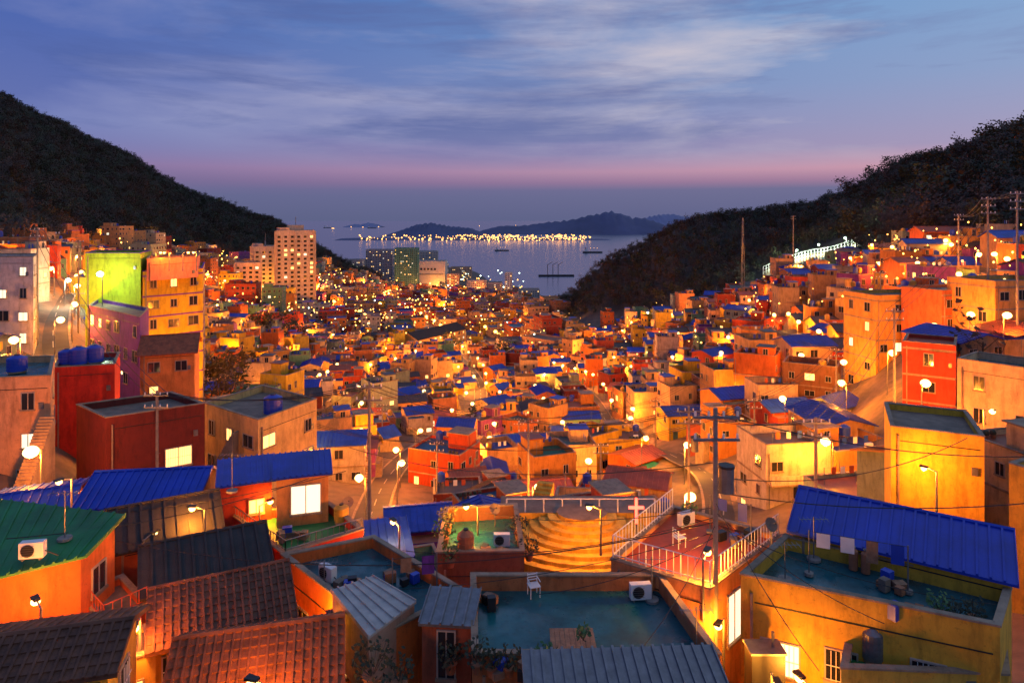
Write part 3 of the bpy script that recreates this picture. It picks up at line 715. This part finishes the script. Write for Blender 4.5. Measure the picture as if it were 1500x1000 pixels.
# ------------------------------------------------------------------ trees
def treemesh(seed,kind):
    r=random.Random(seed);b=MB();H=r.uniform(6.5,8)
    b.rod((0,0,-1),(0,0,H*.55),.16,'bark',5,.08)
    n=230 if kind!='bare' else 50; lm='leaf' if kind=='pine' else 'dleaf'
    br=[]
    for i in range(9):
        a=r.uniform(0,6.28);z=H*r.uniform(.25,.6);l=r.uniform(1.2,2.6);e=(l*math.cos(a),l*math.sin(a),z+l*r.uniform(.3,1.2)); b.rod((0,0,z),e,.06,'bark',3,.02); br.append(e)
        for k in range(3):
            e2=(e[0]+r.uniform(-.9,.9),e[1]+r.uniform(-.9,.9),e[2]+r.uniform(.3,1.3)); b.rod(e,e2,.025,'bark',3,.01); br.append(e2)
            if kind=='bare':
                for q in range(3): b.rod(e2,(e2[0]+r.uniform(-.6,.6),e2[1]+r.uniform(-.6,.6),e2[2]+r.uniform(.2,.9)),.014,'bark',3,.006)
    for i in range(n):
        c=Vector(r.choice(br)); c+=Vector((r.gauss(0,.55),r.gauss(0,.55),r.gauss(0,.42)))
        sz=r.uniform(.16,.42); u=Vector((r.gauss(0,1),r.gauss(0,1),r.gauss(0,.6))).normalized()*sz; w=u.orthogonal().normalized()*sz*r.uniform(.5,1)
        k=len(b.v); b.v+=[tuple(c-u-w*.4),tuple(c+w),tuple(c+u-w*.3),tuple(c-w)]; b.f.append((k,k+1,k+2,k+3)); b.m.append(b.mi(lm))
    return b.mesh(kind+'_tree')
TP=[treemesh(1,'pine'),treemesh(2,'pine'),treemesh(3,'broadleaf'),treemesh(4,'bare'),treemesh(5,'broadleaf')]
def forest(name,pts):
    for k in range(5):
        sub=pts[k::5]
        if not sub: continue
        V=[];F=[]
        for (x,y,z,s_) in sub:
            a=R.uniform(0,6.28);c,q=math.cos(a)*s_/2,math.sin(a)*s_/2;n=len(V)
            V+=[(x+c-q,y+q+c,z),(x-c-q,y-q+c,z),(x-c+q,y-q-c,z),(x+c+q,y+q-c,z)]; F.append((n,n+1,n+2,n+3))
        me=bpy.data.meshes.new(name); me.from_pydata(V,[],F); o=bpy.data.objects.new(name,me); COL.objects.link(o)
        t=bpy.data.objects.new('tree',TP[k]); COL.objects.link(t); t.parent=o
        o.instance_type='FACES'; o.use_instance_faces_scale=True; o.show_instancer_for_render=False
pts=[]
y=150
while y<620:
    x=.04*y; st=4.8 if y<400 else 5.8
    while x<.95*y:
        X=x+R.uniform(-2,2);Yy=y+R.uniform(-2,2);u=bearing(X,Yy)
        if u>800 and u<1650 and Yy>townmax(u)*1.03 and hgt(X,Yy)>-80 and R.random()<.93 and not (1100<u<1265 and 252<Yy<300):
            big=R.random()<.06 and u>1230
            pts.append((X,Yy,hgt(X,Yy)-.3,R.uniform(.6,1.3)*(1.0 if u<1200 else 1.2)*(1.6 if big else 1)))
        x+=st
    y+=st
R.shuffle(pts); n1=len(pts); forest('ridge_forest',pts)
pts=[]
y=120
while y<1350:
    x=-1.0*y; st=5.5 if y<400 else (8 if y<800 else 10)
    while x<-.18*y:
        X=x+R.uniform(-3,3);Yy=y+R.uniform(-3,3);u=bearing(X,Yy)
        if u>-120 and u<560 and Yy>townmax(u)*1.02 and hgt(X,Yy)>-125: pts.append((X,Yy,hgt(X,Yy)-.5,R.uniform(.8,1.4)*(st/6)))
        x+=st
    y+=st
R.shuffle(pts); print('TREES',n1,len(pts)); forest('mountain_forest',pts)
def single(px,Y,sc,k):
    x=(px-750)*Y/1000.; o=bpy.data.objects.new('tree',TP[k]); o.location=(x,Y,hgt(x,Y)); o.scale=(sc,)*3; o.rotation_euler[2]=R.uniform(0,6); COL.objects.link(o)
for px,Y,sc,k in((322,112,1.5,2),(338,120,1.4,0),(310,104,1.2,4),(345,135,1.4,2),(380,260,1.8,0),(400,265,1.8,2),(420,270,1.7,0),(436,262,1.5,2),(30,300,1.5,3),(700,150,1,0),(1290,180,1.4,3),(1420,150,1.3,3),(1440,75,1.1,3),(660,330,1.6,0),(740,300,1.7,0),(10,160,1.6,3),(25,170,1.5,2)): single(px,Y,sc,k)

# ------------------------------------------------------------------ poles & wires
def pole(px,Y,ztop,name='utility_pole',r=.15,arms=2,trans=False):
    x=(px-750)*Y/1000.;z0=hgt(x,Y)-.5;b=MB()
    if ztop<z0+6: ztop=z0+9
    b.cyl(x,Y,z0,ztop,r,'poleconc',10,r*.65)
    for i in range(arms):
        z=ztop-.4-i*.9; b.box(x,Y-.12,1.9,.09,z,z+.1,'metal')
        for s in(-.85,-.3,.3,.85): b.cyl(x+s,Y-.12,z+.1,z+.3,.05,'white',6)
    if trans: b.cyl(x+.45,Y,ztop-3.4,ztop-2.4,.3,'metal',10); b.cyl(x+.45,Y,ztop-2.4,ztop-2.3,.33,'dark',10)
    for i in range(6): b.rod((x-.25,Y,z0+3+i*.8),(x+.25,Y,z0+3+i*.8),.015,'metal',3)
    b.obj(name,(x,Y,z0)); return (x,Y,ztop-.2)
A=pole(1048,27.6,-7.6,r=.14,trans=True)
Bq=pole(541,48,-11.4,r=.14); C=pole(774,62,-18,r=.13); D=pole(1009,52,-14.2,r=.13,trans=True)
E_=pole(1447,88,3.0,r=.16,arms=3); F_=pole(1490,80,3.4,r=.16,arms=3); G_=pole(1404,130,1.2,r=.2); H_=pole(1162,250,1.5,r=.22); I_=pole(1310,70,-9)
J_=pole(55,90,-1.0,r=.16); K_=pole(115,110,-3.2,r=.16);L_=pole(1195,45,-13.0);M_=pole(230,52,-13)
EX=[pole(u,Y,-99,r=.14) for u,Y in((640,88),(880,84),(1105,86),(420,92),(1225,96),(960,122),(760,128),(560,130),(1130,140),(1290,130))]
def wire(p,q,sag,r=.016):
    cu=bpy.data.curves.new('power_line','CURVE');cu.dimensions='3D';cu.bevel_depth=r;cu.bevel_resolution=0
    sp=cu.splines.new('POLY');n=14;sp.points.add(n)
    for i in range(n+1):
        t=i/n;v=lerp(p,q,t);sp.points[i].co=(v[0],v[1],v[2]-sag*4*t*(1-t),1)
    cu.materials.append(M['dark']);o=bpy.data.objects.new('power_line',cu);COL.objects.link(o)
def off(p,dx,dz=0): return (p[0]+dx,p[1],p[2]+dz)
for dx in(-.8,0,.8):
    wire(off(A,dx),off(D,dx),.6,.02); wire(off(D,dx),off(C,dx),.8,.025); wire(off(D,dx),off(L_,dx),.7,.025); wire(off(L_,dx),off(I_,dx),.8,.025); wire(off(I_,dx),off(E_,dx),1.5,.03)
    wire(off(Bq,dx),off(C,dx),.6,.025); wire(off(Bq,dx),off(M_,dx),.8,.025); wire(off(E_,dx),off(F_,dx),.3,.03); wire(off(E_,dx),off(G_,dx),1.2,.03); wire(off(J_,dx),off(K_,dx),.8,.03); wire(off(M_,dx),off(J_,dx),2,.03)
    wire(off(Bq,dx),off(EX[3],dx),1.2,.03)
    for i_,j_ in((3,0),(0,1),(1,2),(2,4),(0,7),(1,6),(2,5),(4,8),(4,9),(7,6),(6,5),(5,8)): wire(off(EX[i_],dx),off(EX[j_],dx),.9,.03)
wire(A,(26,30,-10.2),.8,.022); wire(off(A,0,-3.2),(26,26,-9.8),.9,.022); wire(off(A,0,-4.2),(-5,31,-15),.7); wire(off(A,0,-4.4),(-24,31,-13.0),2.2,.024); wire(off(A,0,-2),(-10,42,-14),1.0,.022)
wire(off(A,0,-4.0),(12,22,-13),.4); wire(off(A,0,-4.5),(4,22,-14),.4); wire(off(A,.2,-4.6),(17,24,-13.5),.5); wire(off(A,0,-5),(1,27,-14.8),.4); wire(off(A,0,-3.8),(-1.5,38,-16.3),.5)
wire(off(A,0,-3.6),(9,20,-13.2),.3); wire(off(A,0,-2.6),(24,36,-11.5),.9,.022); wire(off(A,0,-4.8),(-7,28,-15.2),.6); wire((-24,31,-13.6),(-9,37,-13.6),.6,.02); wire((-20,27,-12.6),(-11,37,-14),.5,.02); wire(off(A,0,-3),(13,40,-15),.4)
b=MB();x,y=(1088-750)*.26,260;z=hgt(x,y)
for i in range(3):
    a=i*2.094; b.rod((x+.9*math.cos(a),y+.9*math.sin(a),z),(x+.2*math.cos(a),y+.2*math.sin(a),.8),.12,'metal',4)
for k in range(9):
    zz=z+(.8-z)*k/9;r_=.9-.7*k/9
    for i in range(3):
        a=i*2.094;c=a+2.094; b.rod((x+r_*math.cos(a),y+r_*math.sin(a),zz),(x+r_*.85*math.cos(c),y+r_*.85*math.sin(c),zz+2.3),.07,'metal',3)
b.obj('lattice_mast',(x,y,z))

# ------------------------------------------------------------------ neon cross, steps, railings, clutter
x,y=S(932,750,-16.4); b=MB(); b.rod((x,y,-20.5),(x,y,-17.0),.06,'metal'); b.box(x,y,.14,.14,-17.0,-15.6,'neon'); b.box(x,y-.002,.85,.13,-16.2,-16.06,'neon'); b.box(x,y+.12,.24,.06,-17.0,-15.55,'dark'); b.obj('church_cross',(x,y,-20.5))
li=bpy.data.lights.new('neon_light','POINT'); li.energy=60; li.color=(1,.1,.05); li.shadow_soft_size=.3; lo=bpy.data.objects.new('neon_light',li); lo.location=(0,-.5,4.4); lo.parent=bpy.data.objects['church_cross']; COL.objects.link(lo)
b=MB()
for k in range(7):
    r0=5.4-k*.55; n=20
    for i in range(n):
        a0=math.pi*(.95+i/n*1.1);a1=math.pi*(.95+(i+1)/n*1.1)
        q=[(cx+rr_*math.cos(a),cy+1.0+rr_*.8*math.sin(a)) for rr_,a in((r0,a0),(r0,a1),(r0-.55,a1),(r0-.55,a0))]
        b.prism(q,-25,-19.3+k*.22,'ystep')
b.prism([(cx+rr_*math.cos(a),cy+1.0+rr_*.8*math.sin(a)) for rr_,a in [(1.55,6.2832*i/16) for i in range(16)]],-25,-17.75,'ystep','grey')
b.prism([(cx-5,cy+1.6),(cx+5,cy+1.6),(cx+5,cy+4.2),(cx-5,cy+4.2)],-25,-18.1,'ystep','grey')
for i in range(9): b.cyl(cx-4.6+i*1.15,cy+1.75,-18.1,-17.3,.05,'white',6)
b.rod((cx-4.6,cy+1.75,-17.3),(cx+4.6,cy+1.75,-17.3),.04,'white')
b.obj('curved_steps',(cx,cy,-25))
def railing(pts,z,h,mt='white',name='railing',sp=.3):
    b=MB();r_=.025
    for i in range(len(pts)-1):
        p,q=pts[i],pts[i+1];n=max(1,int(math.dist(p,q)/sp))
        for k in range(n+1):
            v=lerp(p,q,k/n); b.rod((*v,z),(*v,z+h),.018 if k%5 else .035,mt,4)
        for f in(.12,1): b.rod((*p,z+h*f),(*q,z+h*f),r_,mt,5)
    b.obj(name,(*pts[0],z))
t=P3(-15,(898,826),(1040,868),(1140,792),(985,752)); railing([t[3],t[0],t[1],t[2]],-14.68,.95)
t=P3(-16.6,(418,822),(530,787),(484,750),(338,765)); railing([t[3],t[0],t[1]],-16.08,.5,'metal')
t=P3(-16.2,(152,922),(216,893),(180,854),(114,878)); railing([t[3],t[0],t[1]],-15.83,.6,'redfloor')
def stairs(p,q,w,z0,z1,mt='cap',name='stairs'):
    b=MB();n=max(3,int(abs(z1-z0)/.18));P,Q=Vector(p),Vector(q);d=(Q-P)/n;nn=Vector((d.y,-d.x)).normalized()*w/2
    for i in range(n):
        a=P+d*i;c=P+d*(i+1);b.prism([tuple(a+nn),tuple(c+nn),tuple(c-nn),tuple(a-nn)],z0-4,z0+(z1-z0)*(i+1)/n,mt)
    b.obj(name,(*p,z0))
stairs(S(1205,1000,-17.0),S(1228,925,-16.0),1.1,-18.6,-15.6,'teal')
stairs(S(150,880,-16.5),S(120,815,-15.2),.8,-17.5,-14.2)
stairs(S(20,700,-17),S(70,640,-15.5),1.0,-19,-14)
stairs(S(310,665,-19.5),S(345,640,-18),1,-21,-17.6)
stairs(S(770,760,-19.5),S(800,715,-19.5),1.2,-21.5,-19,'ystep')
zr=-15.48
def chair(x,y,z,a,mt='white'):
    b=MB();c,s_=math.cos(a),math.sin(a);T=lambda u,v:(x+u*c-v*s_,y+u*s_+v*c)
    for u in(-.2,.2):
        for v in(-.2,.2): b.rod((*T(u,v),z),(*T(u,v),z+.43+(.42 if v>0 else 0)),.022,mt,5)
    b.box(x,y,.46,.46,z+.43,z+.46,mt,a)
    for k in range(3): b.rod((*T(-.2,.2),z+.58+k*.11),(*T(.2,.2),z+.58+k*.11),.022,mt,4)
    for u in(-.22,.22): b.rod((*T(u,.2),z+.65),(*T(u,-.18),z+.63),.02,mt,4)
    b.obj('plastic_chair',(x,y,z))
chair(*S(782,872,zr),zr,.3); chair(*S(995,800,-14.9),-14.9,2)
def aircon(px,py,z,a=0):
    x,y=S(px,py,z);b=MB(); b.box(x,y,.85,.32,z+.08,z+.68,'white',a); c,s_=math.cos(a),math.sin(a)
    b.rod((x-.12*c+.161*s_,y-.12*s_-.161*c,z+.38),(x-.12*c+.18*s_,y-.12*s_-.18*c,z+.38),.24,'dark',14)
    for k in(-.3,.3): b.box(x+k*c,y+k*s_,.06,.34,z,z+.08,'metal',a)
    for k in range(-2,3): b.rod((x-.34*c+.185*s_,y-.34*s_-.185*c,z+.38+k*.09),(x+.12*c+.185*s_,y+.12*s_-.185*c,z+.38+k*.09),.008,'metal',3)
    b.rod((x+.4*c,y+.4*s_,z+.3),(x+.9*c,y+.9*s_,z+.05),.02,'dark',4)
    b.obj('air_conditioner',(x,y,z))
aircon(938,878,zr,.1); aircon(48,818,-13.1,.2);aircon(1005,770,-14.95,.5);aircon(480,850,-15.95,-.6);aircon(735,800,-16.95)
x,y=S(842,972,zr); b=MB(); 
for i in range(9): b.box(x-.72+i*.18,y+.75,.17,1.6,zr+.28,zr+.33,'wood')
for u in(-.68,.68):
    for v in(.05,1.45): b.box(x+u,y+v,.09,.09,zr,zr+.275,'wood')
for v in(.06,1.44): b.box(x,y+v,1.5,.05,zr+.15,zr+.276,'wood')
b.obj('wooden_platform',(x,y,zr))
def plant(px,py,z,s_=1,kind='leaf',pot=True):
    x,y=S(px,py,z);b=MB();r=random.Random(int(px*7+py))
    if pot: b.cyl(x,y,z,z+.28*s_,.13*s_,'terracotta',10,.19*s_); b.cyl(x,y,z+.28*s_,z+.32*s_,.21*s_,'terracotta',10)
    for i in range(int(70*s_)):
        a=r.uniform(0,6.28);q=r.random()**.5*.42*s_;zz=z+(.3+r.uniform(.05,.65))*s_;c=Vector((x+q*math.cos(a),y+q*math.sin(a),zz))
        if i%5==0: b.rod((x,y,z+.25*s_),tuple(c),.01,'bark',3)
        u=Vector((r.gauss(0,1),r.gauss(0,1),r.gauss(0,1))).normalized()*.09;w=u.orthogonal().normalized()*.05;k=len(b.v)
        b.v+=[tuple(c-u),tuple(c+w),tuple(c+u),tuple(c-w)];b.f.append((k,k+1,k+2,k+3));b.m.append(b.mi(kind))
    b.obj('potted_plant',(x,y,z))
plant(855,945,zr+.33,.7,'vleaf',False)
for px,py,z,s_ in((700,985,-15.4,1.1),(720,990,-15.4,.9),(745,990,-15.4,1.0),(660,985,-16.4,1.2),(545,1010,-15.3,1.6),(585,1015,-15.5,1.3),(1375,905,-14.15,.9),(1400,912,-14.15,.8),(1425,915,-14.15,1),(660,830,-16.9,1.2),(650,800,-16.9,1.4),(655,780,-16.9,1.4),(775,820,-17,1.2),(760,790,-17,1.2),(1010,765,-14.95,1),(800,985,-15.4,1)): plant(px,py,z,s_,'vleaf' if R.random()<.4 else 'leaf')
def tank(px,py,z,r,h,mt,name='water_tank'):
    x,y=S(px,py,z);b=MB()
    b.cyl(x,y,z,z+.15,r*.9,'cap',14)
    for k in range(4): b.cyl(x,y,z+.15+h*k/4,z+.15+h*(k+.82)/4,r,mt,16); b.cyl(x,y,z+.15+h*(k+.82)/4,z+.15+h*(k+1)/4,r*.95,mt,16)
    b.cyl(x,y,z+.15+h,z+.15+h*1.18,r*.95,mt,16,r*.35); b.cyl(x,y,z+.15+h*1.18,z+.2+h*1.2,r*.3,'dark',12)
    b.rod((x+r,y,z+.3),(x+r+.4,y,z+.02),.03,'metal')
    b.obj(name,(x,y,z))
tank(682,822,-16.95,.42,1.2,'terracotta');tank(115,534,-13.4,.8,1.3,'tankb');tank(138,531,-13.4,.8,1.3,'tankb');tank(98,534,-13.4,.7,1.1,'tankb');tank(1278,968,-15.85,.35,.9,'metal');tank(500,765,-16.55,.4,.7,'tanky');tank(400,606,-16.9,.8,1.3,'tankb');tank(25,545,-11.9,.7,1.0,'tankb')
def gas(px,py,z):
    x,y=S(px,py,z);b=MB(); b.cyl(x,y,z,z+.75,.17,'terracotta',12); b.cyl(x,y,z+.75,z+.85,.17,'terracotta',12,.07); b.cyl(x,y,z+.85,z+.95,.05,'metal',6); b.cyl(x,y,z+.9,z+.92,.1,'metal',8); b.obj('gas_cylinder',(x,y,z))
gas(1250,833,-14.15);gas(1268,838,-14.15);gas(680,900,-16)
def antenna(px,py,z,h=2.2):
    x,y=S(px,py,z);b=MB();b.rod((x,y,z),(x,y,z+h),.025,'metal');b.cyl(x,y,z,z+.1,.28,'poleconc',10)
    b.rod((x-.6,y,z+h-.1),(x+.6,y,z+h-.1),.015,'metal',3)
    for k in range(7): b.rod((x-.55+k*.18,y-.25,z+h-.1),(x-.55+k*.18,y+.25,z+h-.1),.01,'metal',3)
    b.obj('television_antenna',(x,y,z))
antenna(955,880,zr,1.8);antenna(1192,820,-14.15,1.8);antenna(475,860,-15.95,1.2);antenna(1150,850,-14.15,1.5);antenna(1020,968,zr,1.9);antenna(340,720,-14,2);antenna(95,790,-13.1,2)
def dish(px,py,z):
    x,y=S(px,py,z);b=MB();b.rod((x,y,z),(x,y,z+.8),.03,'metal');n=14;k=len(b.v);nr=Vector((.3,-.8,.5)).normalized();u=nr.orthogonal().normalized();w=nr.cross(u);c=Vector((x,y,z+.95))
    b.v.append(tuple(c-nr*.1))
    for i in range(n):
        a=6.283*i/n;b.v.append(tuple(c+(u*math.cos(a)+w*math.sin(a))*.3))
    for i in range(n): b.f.append((k,k+1+i,k+1+(i+1)%n));b.m.append(b.mi('grey'))
    b.rod(tuple(c-nr*.1),tuple(c+nr*.3),.012,'metal',3);b.ball(tuple(c+nr*.3),.04,'dark',6,4);b.obj('satellite_dish',(x,y,z))
dish(510,760,-16.5);dish(1130,800,-14.1);dish(725,770,-16.9)
def boxes(px,py,z,name,cols):
    x,y=S(px,py,z);b=MB();r=random.Random(px)
    for i in range(6): a=r.uniform(0,1.5); b.box(x+r.uniform(-.7,.7),y+r.uniform(-.4,.4),r.uniform(.25,.5),r.uniform(.25,.4),z+.003*i,z+r.uniform(.2,.55)+.001*i,r.choice(cols),a)
    b.obj(name,(x,y,z))
for q in((500,860,-15.95),(590,850,-15.95),(750,985,-15.4),(1120,975,-17),(720,815,-16.95),(640,965,-17),(430,790,-16.5),(1330,905,-14.15),(1080,795,-14.95),(710,885,zr),(1300,862,-14.15)): boxes(*q,'crate_stack',['wood','tankb','grey','dark','terracotta'])
def clothesline(p,q,z,cols):
    b=MB();r=random.Random(int(p[0]*10))
    for e in(p,q): b.rod((*e,z),(*e,z+1.8),.03,'metal'); b.cyl(e[0],e[1],z,z+.12,.18,'poleconc',8)
    b.rod((*p,z+1.75),(*q,z+1.75),.012,'dark',3)
    L=math.dist(p,q);n=int(L/.7);ang=math.atan2(q[1]-p[1],q[0]-p[0])
    for i in range(n):
        t=(i+.6)/n;v=lerp(p,q,min(t,.95)); b.box(v[0],v[1],r.uniform(.35,.55),.025,z+1.75-r.uniform(.5,.9),z+1.74,r.choice(cols),ang)
    b.obj('clothesline',(*p,z))
clothesline(S(1185,842,-14.15),S(1330,868,-14.15),-14.15,['white','tankb','redfloor','wood'])
clothesline(S(575,880,-15.95),S(640,872,-15.95),-15.95,['white','purple','wood'])
clothesline(S(1040,780,-14.95),S(1100,795,-14.95),-14.95,['white','tankb'])
b=MB(); x,y=S(1120,985,-16.5); b.prism([(x-.6,y-.4),(x+.6,y-.4),(x+.6,y+.4),(x-.6,y+.4)],-20,-15.6,'dark'); b.box(x,y,1.3,.9,-15.6,-15.53,'metal'); b.rod((x+.3,y,-15.53),(x+.3,y,-15.0),.06,'metal'); b.obj('boiler_cabinet',(x,y,-20))
b=MB()
x0,y0=pr(1118,297);x1,y1=pr(1258,262)
for i in range(31):
    v=lerp((x0,y0),(x1,y1),i/30);z=hgt(*v); b.rod((*v,z),(*v,z+3.6),.13,'white',4)
for i in range(30):
    v=lerp((x0,y0),(x1,y1),i/30);q=lerp((x0,y0),(x1,y1),(i+1)/30)
    for f in(1.0,2.2,3.5): b.rod((*v,hgt(*v)+f),(*q,hgt(*q)+f),.08,'white',4)
    b.prism([(v[0],v[1]+.4),(q[0],q[1]+.4),(q[0],q[1]+.9),(v[0],v[1]+.9)],hgt(*v)-2,hgt(*v)+1.8,'cap')
b.obj('retaining_fence',(x0,y0,hgt(x0,y0)))

# ------------------------------------------------------------------ world
w=bpy.data.worlds.new('World'); scene.world=w; w.use_nodes=True; nt=w.node_tree; bg=nt.nodes['Background']
tc=N(nt,'ShaderNodeTexCoord'); sep=N(nt,'ShaderNodeSeparateXYZ'); nt.links.new(tc.outputs['Generated'],sep.inputs[0])
el=rng(nt,sep.outputs['Z'],0,.33,0,1); lr=rng(nt,sep.outputs['X'],-.55,.65,0,1)
L1=ramp(nt,el,[(0,(.11,.125,.24)),(.10,(.13,.14,.28)),(.16,(.18,.15,.31)),(.22,(.24,.18,.37)),(.38,(.13,.17,.43)),(1,(.035,.11,.42))])
R1=ramp(nt,el,[(0,(.12,.13,.26)),(.13,(.15,.155,.29)),(.165,(.38,.21,.33)),(.21,(.62,.33,.42)),(.29,(.38,.32,.49)),(.55,(.27,.36,.58)),(1,(.19,.39,.66))])
sky=mixc(nt,lr,L1,R1)
G=tc.outputs['Generated']
n1=noise(nt,G,1.4,7,.56,(1.2,1.0,6.0),(.15,.4,.1),(0,.10,0),.35); n2=noise(nt,G,2.1,7,.6,(1.0,1.0,7.5),(1.7,0,.6),(0,-.08,0),.3); 
fb=rng(nt,n1,.46,.64,0,.95); mask=rng(nt,sep.outputs['Z'],.07,.13,0,1)
mm=N(nt,'ShaderNodeMath',operation='MULTIPLY'); nt.links.new(fb,mm.inputs[0]); nt.links.new(mask,mm.inputs[1])
sky=mixc(nt,mm.outputs[0],sky,mixc(nt,lr,(.20,.24,.50),(.76,.68,.68)))
fd=rng(nt,n2,.47,.64,0,.8); mm2=N(nt,'ShaderNodeMath',operation='MULTIPLY'); nt.links.new(fd,mm2.inputs[0]); nt.links.new(mask,mm2.inputs[1])
sky=mixc(nt,mm2.outputs[0],sky,mixc(nt,lr,(.07,.115,.34),(.17,.20,.40)))
ns=N(nt,'ShaderNodeTexSky',sky_type='NISHITA'); ns.sun_disc=False; ns.sun_elevation=math.radians(-3); ns.sun_rotation=math.radians(70)
sc=mixc(nt,1.0,ns.outputs[0],(.05,.05,.05),'MULTIPLY'); sky=mixc(nt,1.0,sky,sc,'ADD')
nt.links.new(sky,bg.inputs[0]); bg.inputs[1].default_value=1.0
sl=bpy.data.lights.new('afterglow','SUN'); sl.energy=.03; sl.angle=math.radians(20); sl.color=(1,.75,.75); so=bpy.data.objects.new('afterglow',sl); so.rotation_euler=(math.radians(78),0,math.radians(70)); COL.objects.link(so)  # weak directional lamp standing in for the afterglow, sun already down

cam=bpy.data.cameras.new('camera'); cam.lens=24; cam.sensor_width=36; cam.shift_y=-178/1500; cam.clip_end=200000; cam.clip_start=.5
co=bpy.data.objects.new('camera',cam); co.rotation_euler=(math.radians(90),0,0); COL.objects.link(co); scene.camera=co
